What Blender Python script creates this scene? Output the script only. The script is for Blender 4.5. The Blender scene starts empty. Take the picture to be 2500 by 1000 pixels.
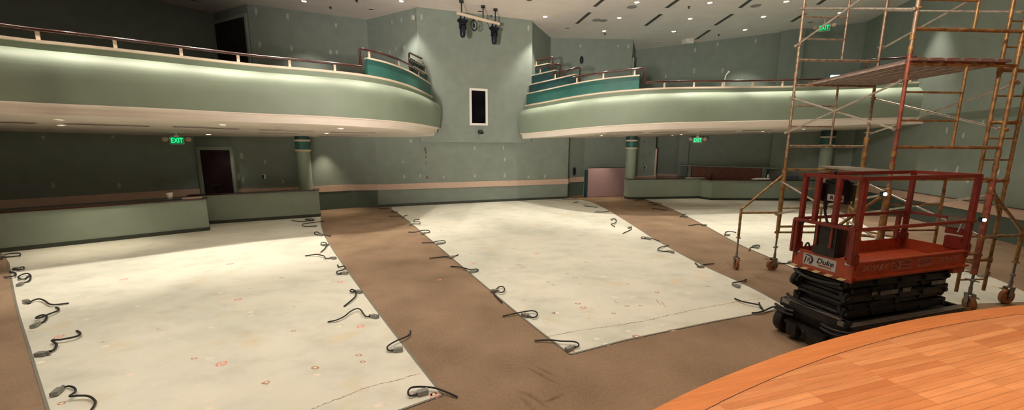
import bpy, bmesh, math, random
from mathutils import Vector, Matrix
random.seed(7)
C = bpy.context.scene.collection
sc = bpy.context.scene
# ------------------------------------------------------------------ camera
EYE = 2.4; F = 934.0; PITCH = math.radians(9.14); ROLL = math.radians(0.26)
fw = Vector((0, math.cos(PITCH), -math.sin(PITCH))); up0 = Vector((0, math.sin(PITCH), math.cos(PITCH))); rt0 = Vector((1, 0, 0))
rt = rt0*math.cos(ROLL) + up0*math.sin(ROLL); up = -rt0*math.sin(ROLL) + up0*math.cos(ROLL)
cd = bpy.data.cameras.new('camera'); cam = bpy.data.objects.new('camera', cd); C.objects.link(cam)
cd.sensor_width = 36; cd.lens = F/2500*36; cd.clip_end = 200
cam.matrix_world = Matrix(((rt.x, up.x, -fw.x, 0), (rt.y, up.y, -fw.y, 0), (rt.z, up.z, -fw.z, EYE), (0, 0, 0, 1)))
sc.camera = cam
def ray(u, v): return fw + (u-1250)/F*rt - (v-500)/F*up
def at(u, v, z=0.0):
    d = ray(u, v); t = (z-EYE)/d.z
    return Vector((d.x*t, d.y*t, z))
def onwall(u, v, p0, p1):
    d = ray(u, v); ex = p1[0]-p0[0]; ey = p1[1]-p0[1]
    t = (p0[0]*ey - p0[1]*ex)/(d.x*ey - d.y*ex)
    return Vector((d.x*t, d.y*t, EYE + d.z*t))
# ------------------------------------------------------------------ materials
def mat(name, col, rough=.6, metal=0, noise=0, nscale=8, bump=0, bscale=60, emit=None, estr=0, coat=0, spec=.5):
    m = bpy.data.materials.new(name); m.use_nodes = True; nt = m.node_tree; b = nt.nodes['Principled BSDF']
    b.inputs['Base Color'].default_value = (*col, 1); b.inputs['Roughness'].default_value = rough; b.inputs['Metallic'].default_value = metal
    b.inputs['Coat Weight'].default_value = coat; b.inputs['Specular IOR Level'].default_value = spec
    tc = nt.nodes.new('ShaderNodeTexCoord')
    if noise:
        n = nt.nodes.new('ShaderNodeTexNoise'); n.inputs['Scale'].default_value = nscale; n.inputs['Detail'].default_value = 5
        r = nt.nodes.new('ShaderNodeMapRange'); r.inputs['From Min'].default_value = .3; r.inputs['From Max'].default_value = .7
        r.inputs['To Min'].default_value = 1-noise; r.inputs['To Max'].default_value = 1+noise
        x = nt.nodes.new('ShaderNodeVectorMath'); x.operation = 'SCALE'; x.inputs[0].default_value = col
        nt.links.new(tc.outputs['Object'], n.inputs['Vector']); nt.links.new(n.outputs['Fac'], r.inputs['Value'])
        nt.links.new(r.outputs['Result'], x.inputs['Scale']); nt.links.new(x.outputs[0], b.inputs['Base Color'])
    if bump:
        n = nt.nodes.new('ShaderNodeTexNoise'); n.inputs['Scale'].default_value = bscale; n.inputs['Detail'].default_value = 3
        k = nt.nodes.new('ShaderNodeBump'); k.inputs['Strength'].default_value = bump; k.inputs['Distance'].default_value = .01
        nt.links.new(tc.outputs['Object'], n.inputs['Vector']); nt.links.new(n.outputs['Fac'], k.inputs['Height']); nt.links.new(k.outputs[0], b.inputs['Normal'])
    if emit:
        b.inputs['Emission Color'].default_value = (*emit, 1); b.inputs['Emission Strength'].default_value = estr
    return m
M = {}
M['wall'] = mat('sage_green_paint', (.215,.262,.228), .75, noise=.06, nscale=3, bump=.15)
M['halfwall'] = mat('sage_green_half_wall_paint', (.29,.36,.29), .6, noise=.05, nscale=3, bump=.1)
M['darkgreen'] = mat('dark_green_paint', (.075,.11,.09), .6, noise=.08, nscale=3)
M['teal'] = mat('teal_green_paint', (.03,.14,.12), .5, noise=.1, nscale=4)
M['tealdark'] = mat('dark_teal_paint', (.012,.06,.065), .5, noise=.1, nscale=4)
M['fascia'] = mat('pale_sage_paint', (.255,.325,.245), .55, noise=.04, nscale=2, bump=.1)
M['cream'] = mat('cream_trim_paint', (.70,.60,.47), .5, noise=.04)
M['beige'] = mat('beige_band_paint', (.58,.43,.34), .6, noise=.05)
M['ceil'] = mat('off_white_ceiling_paint', (.85,.77,.73), .85, noise=.04, nscale=1.5, bump=.2)
M['soffit'] = mat('beige_soffit_paint', (.86,.79,.71), .8, noise=.04, nscale=1.5)
M['base'] = mat('dark_grey_green_baseboard', (.045,.055,.045), .5, noise=.1)
M['doorw'] = mat('dark_mahogany_door_wood', (.022,.010,.014), .45, noise=.3, nscale=6)
M['cherry'] = mat('dark_cherry_wood', (.045,.014,.010), .25, noise=.3, nscale=10, coat=.5)
M['slot'] = mat('grey_slot_diffuser', (.06,.06,.055), .6, noise=.1)
M['white'] = mat('white_enamel', (.75,.74,.70), .5, noise=.03)
M['black'] = mat('black_plastic', (.010,.010,.012), .45, noise=.2, nscale=20)
M['blackmetal'] = mat('dirty_black_steel', (.022,.021,.020), .45, metal=.3, noise=.35, nscale=14, bump=.2)
M['greymetal'] = mat('scuffed_grey_steel', (.20,.19,.17), .35, metal=.5, noise=.3, nscale=12)
M['navy'] = mat('navy_black_metal', (.006,.010,.022), .4, metal=.2, noise=.2)
M['glass'] = mat('dark_booth_glass', (.003,.003,.006), .08, noise=.1)
M['pink'] = mat('mauve_painted_board', (.36,.24,.25), .7, noise=.05)
M['redbrown'] = mat('red_brown_veneer', (.20,.075,.045), .6, noise=.2)
M['orange'] = mat('lift_orange_paint', (.38,.062,.02), .42, noise=.18, nscale=9)
M['redrail'] = mat('lift_red_rail_paint', (.20,.026,.016), .4, noise=.22, nscale=14)
M['scaf'] = mat('weathered_yellow_scaffold_tube', (.30,.175,.065), .42, metal=.35, noise=.5, nscale=13)
M['scafpale'] = mat('worn_tan_scaffold_tube', (.32,.23,.15), .42, metal=.4, noise=.5, nscale=15)
M['scafred'] = mat('weathered_red_scaffold_tube', (.33,.10,.06), .45, metal=.3, noise=.4, nscale=13)
M['galv'] = mat('galvanised_brace_tube', (.50,.45,.38), .28, metal=.7, noise=.25, nscale=20)
M['plank'] = mat('dirty_aluminium_plank', (.22,.15,.125), .5, metal=.3, noise=.35, nscale=6)
M['plankrib'] = mat('pale_plank_rib', (.40,.31,.26), .45, metal=.3, noise=.3, nscale=9)
M['ply'] = mat('grey_plywood', (.25,.22,.17), .6, noise=.2)
M['rust'] = mat('rusty_caster_wheel', (.30,.12,.045), .6, noise=.3, nscale=20)
M['cable'] = mat('black_flexible_conduit', (.012,.012,.011), .5, noise=.2, bump=.5, bscale=300)
M['box'] = mat('grey_steel_junction_box', (.27,.28,.25), .4, metal=.3, noise=.25, nscale=30)
M['decal'] = mat('grey_white_decal', (.52,.52,.50), .5, noise=.08)
M['decalfade'] = mat('faded_reddish_decal', (.36,.12,.08), .5, noise=.2, nscale=30)
M['decalfade2'] = mat('faded_pink_lettering', (.42,.17,.12), .5, noise=.2, nscale=30)
M['hazy'] = mat('pale_yellow_hazard_paint', (.72,.55,.26), .5, noise=.1)
M['patch'] = mat('white_spackle', (.42,.45,.40), .8, noise=.1)
M['patchdark'] = mat('torn_dark_patch', (.12,.10,.065), .8, noise=.2)
M['redmark'] = mat('red_spray_mark', (.74,.27,.20), .7, noise=.15)
M['rustmark'] = mat('rusty_anchor_stain', (.42,.24,.14), .8, noise=.35, nscale=30)
M['palemark'] = mat('pale_filler_patch', (.74,.68,.56), .8, noise=.1, nscale=30)
M['crack'] = mat('dark_floor_crack', (.25,.17,.11), .9, noise=.4, nscale=10)
M['lens'] = mat('lit_downlight_lens', (.9,.85,.75), .3, emit=(1,.83,.62), estr=14)
M['lensoff'] = mat('unlit_downlight_lens', (.05,.05,.05), .3, noise=.1)
M['ring'] = mat('downlight_trim_ring', (.62,.56,.50), .5, noise=.03)
M['exitg'] = mat('exit_letter_green_glow', (0,.4,.15), .4, emit=(.01,.95,.25), estr=1.7)
M['exitb'] = mat('exit_face_dim_green', (0,.05,.02), .4, emit=(0,.22,.05), estr=.5)
M['led'] = mat('bright_led_lens', (1,1,1), .3, emit=(.75,.95,1), estr=25)
M['cyan'] = mat('pale_cyan_lit_panel', (.6,.8,.85), .4, emit=(.4,.85,1), estr=1.6)
M['strip'] = mat('grey_green_transition_strip', (.17,.17,.14), .6, noise=.1)
M['paper'] = mat('white_paper_and_plastic', (.7,.7,.66), .6, noise=.05)
M['bluebox'] = mat('grey_blue_plastic', (.10,.12,.16), .5, noise=.1)
M['black2'] = mat('flat_black_paint', (.02,.019,.016), .8, noise=.15)

def node(nt, t, **k):
    n = nt.nodes.new(t)
    for a, v in k.items():
        if isinstance(a, str) and hasattr(n, a): setattr(n, a, v)
    return n
# concrete
def concrete():
    m = bpy.data.materials.new('bare_pale_concrete'); m.use_nodes = True; nt = m.node_tree; b = nt.nodes['Principled BSDF']
    tc = node(nt, 'ShaderNodeTexCoord'); L = nt.links.new
    def nz(s, d, a=1, rot=0, sx=1, sy=1):
        mp = node(nt, 'ShaderNodeMapping'); mp.inputs['Scale'].default_value = (sx, sy, 1); mp.inputs['Rotation'].default_value = (0, 0, rot)
        n = node(nt, 'ShaderNodeTexNoise'); n.inputs['Scale'].default_value = s; n.inputs['Detail'].default_value = d; n.inputs['Roughness'].default_value = .6
        L(tc.outputs['Object'], mp.inputs['Vector']); L(mp.outputs[0], n.inputs['Vector']); return n
    def ramp(src, stops):
        r = node(nt, 'ShaderNodeValToRGB'); e = r.color_ramp.elements
        e[0].position, e[0].color = stops[0][0], (*stops[0][1], 1); e[1].position, e[1].color = stops[-1][0], (*stops[-1][1], 1)
        for p, c in stops[1:-1]: x = e.new(p); x.color = (*c, 1)
        L(src.outputs['Fac'], r.inputs['Fac']); return r
    a = ramp(nz(.55, 6), [(.3, (.49,.52,.44)), (.5, (.61,.62,.53)), (.72, (.68,.68,.585))])
    c = ramp(nz(1.7, 6, rot=.6, sy=1.6), [(.30, (.86,.86,.83)), (.50, (1,1,1)), (.75, (1.05,1.04,1.0))])
    d = ramp(nz(1.3, 8), [(.30, (1.0,.90,.76)), (.42, (1,1,1)), (.9, (1,1,1))])
    g = ramp(nz(7, 7), [(.25, (.72,.64,.54)), (.33, (1,1,1)), (.9, (1,1,1))])
    cur = a
    for o in (c, d, g):
        x = node(nt, 'ShaderNodeMix'); x.data_type = 'RGBA'; x.blend_type = 'MULTIPLY'; x.inputs['Factor'].default_value = 1
        L(cur.outputs[2] if cur.bl_idname == 'ShaderNodeMix' else cur.outputs['Color'], x.inputs[6]); L(o.outputs['Color'], x.inputs[7]); cur = x
    L(cur.outputs[2], b.inputs['Base Color']); b.inputs['Roughness'].default_value = .62
    k = node(nt, 'ShaderNodeBump'); k.inputs['Strength'].default_value = .15; n = nz(25, 4); L(n.outputs['Fac'], k.inputs['Height']); L(k.outputs[0], b.inputs['Normal'])
    return m
M['concrete'] = concrete()
def carpet():
    m = bpy.data.materials.new('brown_carpet_backing'); m.use_nodes = True; nt = m.node_tree; b = nt.nodes['Principled BSDF']; L = nt.links.new
    tc = node(nt, 'ShaderNodeTexCoord')
    n = node(nt, 'ShaderNodeTexNoise'); n.inputs['Scale'].default_value = 1.1; n.inputs['Detail'].default_value = 6
    n2 = node(nt, 'ShaderNodeTexNoise'); n2.inputs['Scale'].default_value = 34; n2.inputs['Detail'].default_value = 6; n2.inputs['Roughness'].default_value = .8
    ad = node(nt, 'ShaderNodeMath', operation='ADD')
    r = node(nt, 'ShaderNodeValToRGB'); e = r.color_ramp.elements
    e[0].position, e[0].color = .7, (.170,.120,.076, 1); e[1].position, e[1].color = 1.3, (.32,.230,.152, 1)
    mr = node(nt, 'ShaderNodeMapRange'); mr.inputs['From Min'].default_value = .7; mr.inputs['From Max'].default_value = 1.3
    e[0].position = 0; e[1].position = 1
    L(tc.outputs['Object'], n.inputs['Vector']); L(tc.outputs['Object'], n2.inputs['Vector']); L(n.outputs['Fac'], ad.inputs[0]); L(n2.outputs['Fac'], ad.inputs[1])
    L(ad.outputs[0], mr.inputs['Value']); L(mr.outputs['Result'], r.inputs['Fac']); L(r.outputs['Color'], b.inputs['Base Color']); b.inputs['Roughness'].default_value = .95
    b.inputs['Specular IOR Level'].default_value = .15
    k = node(nt, 'ShaderNodeBump'); k.inputs['Strength'].default_value = .5; k.inputs['Distance'].default_value = .01
    L(n2.outputs['Fac'], k.inputs['Height']); L(k.outputs[0], b.inputs['Normal'])
    return m
M['carpet'] = carpet()
PLANK_ANG = math.radians(16.5)
def stagewood(name, planks=True):
    m = bpy.data.materials.new(name); m.use_nodes = True; nt = m.node_tree; b = nt.nodes['Principled BSDF']; L = nt.links.new
    tc = node(nt, 'ShaderNodeTexCoord'); mp = node(nt, 'ShaderNodeMapping'); mp.inputs['Rotation'].default_value = (0, 0, -PLANK_ANG)
    L(tc.outputs['Object'], mp.inputs['Vector'])
    gr = node(nt, 'ShaderNodeTexNoise'); gr.inputs['Scale'].default_value = 6; gr.inputs['Detail'].default_value = 6
    m2 = node(nt, 'ShaderNodeMapping'); m2.inputs['Scale'].default_value = (.6, 9, 1); L(mp.outputs[0], m2.inputs['Vector']); L(m2.outputs[0], gr.inputs['Vector'])
    gmr = node(nt, 'ShaderNodeMapRange'); gmr.inputs['From Min'].default_value = .3; gmr.inputs['From Max'].default_value = .7; gmr.inputs['To Min'].default_value = .86; gmr.inputs['To Max'].default_value = 1.1
    L(gr.outputs['Fac'], gmr.inputs['Value'])
    sc_ = node(nt, 'ShaderNodeVectorMath', operation='SCALE')
    if planks:
        br = node(nt, 'ShaderNodeTexBrick'); br.offset = .37; br.offset_frequency = 1
        br.inputs['Color1'].default_value = (.74,.34,.14, 1); br.inputs['Color2'].default_value = (.54,.195,.062, 1); br.inputs['Mortar'].default_value = (.30,.10,.028, 1)
        br.inputs['Scale'].default_value = 1; br.inputs['Mortar Size'].default_value = .0012; br.inputs['Mortar Smooth'].default_value = .3; br.inputs['Bias'].default_value = 0
        br.inputs['Brick Width'].default_value = .62; br.inputs['Row Height'].default_value = .050
        L(mp.outputs[0], br.inputs['Vector']); L(br.outputs['Color'], sc_.inputs[0])
    else: sc_.inputs[0].default_value = (.64,.23,.065)
    L(gmr.outputs['Result'], sc_.inputs['Scale']); L(sc_.outputs[0], b.inputs['Base Color'])
    b.inputs['Roughness'].default_value = .42; b.inputs['Coat Weight'].default_value = .15; b.inputs['Coat Roughness'].default_value = .35
    return m
M['stage'] = stagewood('orange_maple_strip_floor'); M['stageedge'] = stagewood('orange_maple_edge_board', False)

# ------------------------------------------------------------------ mesh builder
class MB:
    def __init__(s): s.v = []; s.f = []; s.m = []; s.sm = []
    def add(s, vs, fs, mi=0, smooth=False):
        o = len(s.v); s.v += [Vector(p) for p in vs]
        for f in fs: s.f.append([o+i for i in f]); s.m.append(mi); s.sm.append(smooth)
        return s
    def quad(s, a, b, c, d, mi=0): return s.add([a, b, c, d], [(0, 1, 2, 3)], mi)
    def box(s, c, d, rz=0, mi=0, R=None, bev=0):
        R = R or Matrix.Rotation(rz, 3, 'Z'); c = Vector(c); x, y, z = d[0]/2, d[1]/2, d[2]/2
        if bev <= 0:
            vs = [c + R @ Vector(p) for p in ((-x,-y,-z),(x,-y,-z),(x,y,-z),(-x,y,-z),(-x,-y,z),(x,-y,z),(x,y,z),(-x,y,z))]
            return s.add(vs, [(0,3,2,1),(4,5,6,7),(0,1,5,4),(1,2,6,5),(2,3,7,6),(3,0,4,7)], mi)
        bm = bmesh.new(); bmesh.ops.create_cube(bm, size=1)
        for v in bm.verts: v.co = Vector((v.co.x*2*x, v.co.y*2*y, v.co.z*2*z))
        bmesh.ops.bevel(bm, geom=bm.edges[:], offset=min(bev, x*.9, y*.9, z*.9), segments=2, affect='EDGES')
        bm.verts.index_update()
        s.add([c + R @ v.co for v in bm.verts], [[v.index for v in f.verts] for f in bm.faces], mi); bm.free(); return s
    def tube(s, pts, r, n=8, mi=0, cap=True):
        pts = [Vector(p) for p in pts]; k = len(pts); rings = []; prev = None
        for i, p in enumerate(pts):
            t = (pts[min(i+1, k-1)] - pts[max(i-1, 0)])
            if t.length < 1e-7: t = Vector((0, 0, 1))
            t.normalize()
            if prev is None:
                a = Vector((0, 0, 1)) if abs(t.z) < .9 else Vector((1, 0, 0)); u = t.cross(a).normalized()
            else: u = (prev - t*prev.dot(t)).normalized()
            prev = u; w = t.cross(u); rr = r[i] if isinstance(r, (list, tuple)) else r
            rings.append([p + (u*math.cos(2*math.pi*j/n) + w*math.sin(2*math.pi*j/n))*rr for j in range(n)])
        vs = [q for g in rings for q in g]; fs = []
        for i in range(k-1):
            for j in range(n): fs.append((i*n+j, i*n+(j+1) % n, (i+1)*n+(j+1) % n, (i+1)*n+j))
        s.add(vs, fs, mi, True)
        if cap: s.add(rings[0], [tuple(range(n-1, -1, -1))], mi); s.add(rings[-1], [tuple(range(n))], mi)
        return s
    def lathe(s, prof, c=(0, 0, 0), n=24, mi=0, R=None, smooth=True):
        c = Vector(c); R = R or Matrix.Identity(3); vs = []; fs = []; k = len(prof)
        for (r, z) in prof:
            for j in range(n):
                a = 2*math.pi*j/n; vs.append(c + R @ Vector((r*math.cos(a), r*math.sin(a), z)))
        for i in range(k-1):
            for j in range(n): fs.append((i*n+j, i*n+(j+1) % n, (i+1)*n+(j+1) % n, (i+1)*n+j))
        return s.add(vs, fs, mi, smooth)
    def prism(s, poly, z0, z1, mi=0, mside=None):
        k = len(poly); vs = [(p[0], p[1], z0) for p in poly] + [(p[0], p[1], z1) for p in poly]
        s.add(vs, [tuple(range(k-1, -1, -1)), tuple(range(k, 2*k))], mi)
        return s.add(vs, [(i, (i+1) % k, k+(i+1) % k, k+i) for i in range(k)], mi if mside is None else mside)
    def strip(s, A, B, mi=0, smooth=False, flip=False):
        n = len(A); vs = list(A) + list(B)
        fs = [((i, i+1, n+i+1, n+i) if not flip else (i, n+i, n+i+1, i+1)) for i in range(n-1)]
        return s.add(vs, fs, mi, smooth)
    def build(s, name, mats, parent=None, origin=None, local=False):
        mats = mats if isinstance(mats, (list, tuple)) else [mats]
        me = bpy.data.meshes.new(name); o = bpy.data.objects.new(name, me); C.objects.link(o)
        off = Vector((0, 0, 0))
        if not local:
            if parent is not None: off = world_loc(parent)
            elif origin is not None: off = Vector(origin)
            else:
                xs = [v.x for v in s.v]; ys = [v.y for v in s.v]; zs = [v.z for v in s.v]
                off = Vector(((min(xs)+max(xs))/2, (min(ys)+max(ys))/2, min(zs)))
        me.from_pydata([v-off for v in s.v], [], s.f)
        for m in mats: me.materials.append(m)
        for p, mi, sm in zip(me.polygons, s.m, s.sm): p.material_index = mi; p.use_smooth = sm
        me.update()
        if parent is not None: o.parent = parent
        else: o.location = off
        return o
WL = {}
def world_loc(o):
    v = Vector((0, 0, 0))
    while o is not None: v += o.location; o = o.parent
    return v
def tag(o, label, cat, group=None):
    o['label'] = label; o['category'] = cat
    if group: o['group'] = group
    return o
def thing(name, loc, label, cat, group=None, rz=0):
    o = bpy.data.objects.new(name, None); C.objects.link(o); o.location = loc; o.rotation_euler = (0, 0, rz); o.empty_display_size = .2
    return tag(o, label, cat, group)
def struct(o): o['kind'] = 'structure'; return o
def crom(pts, sub=6):
    P = [Vector(p) for p in pts]; out = []
    for i in range(len(P)-1):
        a = P[max(i-1, 0)]; b = P[i]; c = P[i+1]; d = P[min(i+2, len(P)-1)]
        for k in range(sub):
            t = k/sub; out.append(.5*((2*b) + (c-a)*t + (2*a-5*b+4*c-d)*t*t + (3*b-a-3*c+d)*t**3))
    out.append(P[-1]); return out
def text_mb(txt, size, depth=.003, shear=0, bold=0):
    cu = bpy.data.curves.new('lettering', 'FONT'); cu.body = txt; cu.size = size; cu.extrude = depth/2; cu.shear = shear; cu.offset = bold
    cu.align_x = 'CENTER'; cu.align_y = 'CENTER'; cu.resolution_u = 3
    o = bpy.data.objects.new('lettering', cu); C.objects.link(o); dg = bpy.context.evaluated_depsgraph_get(); me = o.evaluated_get(dg).to_mesh()
    vs = [v.co.copy() for v in me.vertices]; fs = [list(p.vertices) for p in me.polygons]
    o.evaluated_get(dg).to_mesh_clear(); bpy.data.objects.remove(o); bpy.data.curves.remove(cu)
    return vs, fs
def place(vs, o, ux, uy):
    ux = Vector(ux).normalized(); uy = Vector(uy).normalized(); n = ux.cross(uy); o = Vector(o)
    return [o + ux*v.x + uy*v.y + n*v.z for v in vs]

# ------------------------------------------------------------------ floor
CEIL = 7.2
b = MB(); b.quad((-18, -7, 0), (18, -7, 0), (18, 26, 0), (-18, 26, 0)); struct(b.build('floor', M['carpet'], origin=(0, 0, 0)))
def xy(lst): return [at(u, v) for u, v in lst]
hw = {'L0': (-12.9, 6.63), 'L1': (-8.32, 10.28), 'L1b': (-8.94, 11.08), 'L2': (-6.29, 12.31), 'R0': (5.11, 16.65), 'R1': (8.38, 17.04), 'R2': (8.65, 16.47), 'R3': (14.05, 16.5)}
ZS = .004
def slab(pts):
    b = MB(); b.prism(pts, 0.0005, ZS); return b
left_edge = crom([(-11.3, 8.15), (-10.1, 7.39), (-7.44, 5.43), (-5.53, 4.07), (-4.19, 3.12), (-3.1, 2.35)], 4)
A = [(-6.22, 12.25)] + [(-5.6, 11.0)] + [(-4.51, 9.11), (-2.7, 6.34), (-1.38, 4.39), (-0.66, 3.35)]
A = [(p.x, p.y) for p in crom([(x, y, 0) for x, y in A], 4)]
bot = [(-1.0, 3.14), (-1.75, 2.75), (-2.6, 2.4)]
poly1 = [(p[0], p[1]) for p in [Vector((x, y, 0)) for x, y in A]] + bot + [(p[0], p[1]) for p in reversed(crom([(-11.3, 8.15, 0), (-10.1, 7.39, 0), (-7.44, 5.43, 0), (-5.53, 4.07, 0), (-4.19, 3.12, 0), (-3.1, 2.35, 0)], 4))] + [(-11.13, 8.04+.02), hw['L1'], (-8.94, 11.08), hw['L2']]
B = [(-4.72, 14.28), (-3.55, 12.29), (-1.19, 7.66), (0.12, 5.09), (0.68, 4.08)]
B = [(p.x, p.y) for p in crom([(x, y, 0) for x, y in B], 4)]
Cc = [(4.12, 5.38), (4.06, 6.23), (3.8, 7.59), (3.65, 9.46), (3.6, 11.78), (3.51, 14.06), (3.27, 15.88), (2.60, 16.80)]
Cc = [(p.x, p.y) for p in crom([(x, y, 0) for x, y in Cc], 4)]
poly2 = [(1.43, 4.42), (2.76, 4.92)] + Cc + [(2.45, 16.8)] + [(-5.0, 14.2)] + B
D = [(5.85, 16.7), (5.98, 14.13), (5.77, 11.22), (5.53, 9.09), (5.54, 8.06), (5.54, 6.98), (5.5, 5.5)]
D = [(p.x, p.y) for p in crom([(x, y, 0) for x, y in D], 4)]
Ee = [(8.53, 6.06), (8.83, 6.69), (8.94, 7.4), (9.92, 9.28), (10.37, 10.76), (11.82, 13.42), (12.9, 16.4)]
Ee = [(p.x, p.y) for p in crom([(x, y, 0) for x, y in Ee], 4)]
poly3 = D + [(6.83, 5.54), (7.97, 5.64)] + Ee + [hw['R2'], hw['R1']]
def marks(b, items, kind):
    for u, v, r in items:
        c = at(u, v); n = 12; seed = random.random()*6; vs = []; rr = []
        if kind == 1:   # ring
            for j in range(16):
                a = j*math.pi/8; vs += [(c.x+r*math.cos(a), c.y+r*math.sin(a), ZS+.0006), (c.x+r*.62*math.cos(a), c.y+r*.62*math.sin(a), ZS+.0006)]
            b.add(vs, [(2*j, 2*((j+1) % 16), 2*((j+1) % 16)+1, 2*j+1) for j in range(16) if j not in (5, 12)], 1)
            b.box((c.x, c.y, ZS+.0006), (r*.7, r*.3, .0004), rz=seed, mi=1)
        else:
            for j in range(n):
                a = 2*math.pi*j/n; q = r*(.65+.5*random.random()); vs.append((c.x+q*math.cos(a)*1.2, c.y+q*math.sin(a)*.8, ZS+.0006))
            b.add(vs, [tuple(range(n))], kind)
            if kind == 2: b.add([(c.x+(q.x-c.x)*.45, c.y+(q.y-c.y)*.5, ZS+.0009) for q in map(Vector, vs)], [tuple(range(n))], 3)
SM = [M['concrete'], M['redmark'], M['rustmark'], M['palemark'], M['crack']]
def crackline(b, pts):
    P = crom([at(u, v) for u, v in pts], 14); L_ = []; R_ = []
    for i, p in enumerate(P):
        t = (P[min(i+1, len(P)-1)]-P[max(i-1, 0)]).normalized(); nrm = Vector((-t.y, t.x, 0)); w = .002+.004*random.random(); p = p + nrm*(random.random()-.5)*.02
        L_.append((p.x+nrm.x*w, p.y+nrm.y*w, ZS+.0005)); R_.append((p.x-nrm.x*w, p.y-nrm.y*w, ZS+.0005))
    b.strip(L_, R_, 4)
b = slab(poly1)
marks(b, [(541,888,.055),(144,822,.05),(881,797,.05),(581,731,.05),(302,682,.06),(562,644,.06),(830,689,.05),(776,619,.06),(1062,966,.05)], 1)
marks(b, [(651,934,.04),(717,808,.035),(876,867,.035),(885,883,.03),(769,898,.038),(973,858,.035),(922,776,.03),(820,786,.03),(150,985,.035),(75,809,.03),(385,803,.02),(475,875,.03),(718,749,.02),(1060,962,.035),(688,678,.035),(610,704,.02),(250,835,.02)], 2)
marks(b, [(658,950,.035),(318,915,.04),(336,748,.035),(395,813,.03),(515,800,.03),(260,845,.04),(510,875,.035),(612,762,.035),(614,770,.03),(538,715,.03),(410,683,.04),(307,705,.04),(100,885,.035),(775,915,.03),(828,797,.035),(797,727,.03),(798,688,.04),(513,978,.035),(514,996,.035),(922,989,.045),(190,720,.03),(215,725,.03),(212,779,.03),(597,650,.05),(490,662,.06),(640,598,.06),(540,620,.06),(450,640,.06),(235,634,.07),(160,640,.06),(600,660,.05)], 3)
crackline(b, [(760,1000),(830,972),(900,945),(960,930),(1028,911)])
for s_ in ([(545,730),(560,760),(575,795),(588,810)], [(510,800),(520,825),(545,850)]): pass
struct(b.build('floor_slab', SM, origin=(-5, 8, 0)))
b = slab(poly2)
marks(b, [(1157,643,.05),(1310,619,.05),(1026,589,.045),(1072,683,.04)], 1)
marks(b, [(1267,646,.035),(1275,653,.035),(1404,678,.035),(1339,688,.03),(1351,696,.03),(1410,741,.04),(1424,751,.045),(1416,693,.02),(1533,693,.03),(1604,714,.04),(1563,746,.03),(1728,699,.035),(1556,822,.06),(1640,807,.05),(1352,764,.03),(1530,747,.035),(1278,732,.03),(1255,607,.03),(1150,619,.025),(1430,640,.03),(1543,617,.03),(1536,618,.025),(1385,668,.025),(1498,765,.03),(1438,778,.02),(1078,563,.04),(1720,790,.03),(1395,858,.03)], 2)
marks(b, [(1480,841,.035),(1456,827,.035),(1536,808,.035),(1616,793,.03),(1357,764,.045),(1500,725,.06),(1475,675,.05),(1213,660,.04),(1455,609,.05),(1233,657,.04),(1170,660,.03),(1600,636,.04),(1683,715,.04),(1545,725,.05),(1113,571,.05),(1300,560,.06),(1160,560,.05),(1400,590,.05),(1270,535,.06),(1080,520,.07),(1380,520,.06),(1210,506,.07)], 3)
crackline(b, [(1330,823),(1420,806),(1500,795),(1580,782),(1640,768),(1740,747),(1850,730),(1870,732)])
for (u, v, du, dv) in ((1602,732,12,14),(1616,738,10,13),(1500,735,14,8)):
    p0 = at(u, v); p1 = at(u+du, v+dv); dd = (p1-p0).normalized(); nn = Vector((-dd.y, dd.x, 0))*.008
    b.quad(*[(q.x, q.y, ZS+.0006) for q in (p0-nn, p0+nn, p1+nn*.3, p1-nn*.3)], 2)
struct(b.build('floor_slab', SM, origin=(0, 10, 0)))
b = slab(poly3)
marks(b, [(1843,560,.06),(1800,575,.05),(1880,545,.06),(1760,530,.06),(1700,505,.07),(1850,520,.06),(2110,650,.05),(2450,705,.04)], 3)
marks(b, [(1870,610,.03),(1925,600,.04),(2426,700,.03)], 2)
struct(b.build('floor_slab', SM, origin=(8, 10, 0)))
# transition strips along the carpet edges
def edge_strip(pts, n):
    b = MB(); w = .011; L_ = []; R_ = []; P = [Vector((p[0], p[1], 0)) for p in pts]
    for i, p in enumerate(P):
        t = (P[min(i+1, len(P)-1)]-P[max(i-1, 0)]).normalized(); q = Vector((-t.y, t.x, 0))*w
        L_.append((p.x+q.x, p.y+q.y, ZS+.004)); R_.append((p.x-q.x, p.y-q.y, ZS+.004))
    b.strip(L_, R_)
    b.strip([(x, y, 0.0006) for x, y, z in L_], L_); b.strip(R_, [(x, y, 0.0006) for x, y, z in R_])
    struct(b.build('trim_%d' % n, M['strip']))
edge_strip(A, 1); edge_strip([A[-1]] + bot, 2); edge_strip(B, 3); edge_strip(Cc, 4); edge_strip([(0.68, 4.08), (1.43, 4.42), (2.76, 4.92), (4.12, 5.38)], 5); edge_strip(D, 6)
edge_strip([(p[0], p[1]) for p in crom([(-10.1, 7.39, 0), (-7.44, 5.43, 0), (-5.53, 4.07, 0), (-4.19, 3.12, 0), (-3.1, 2.35, 0)], 4)], 7)
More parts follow.
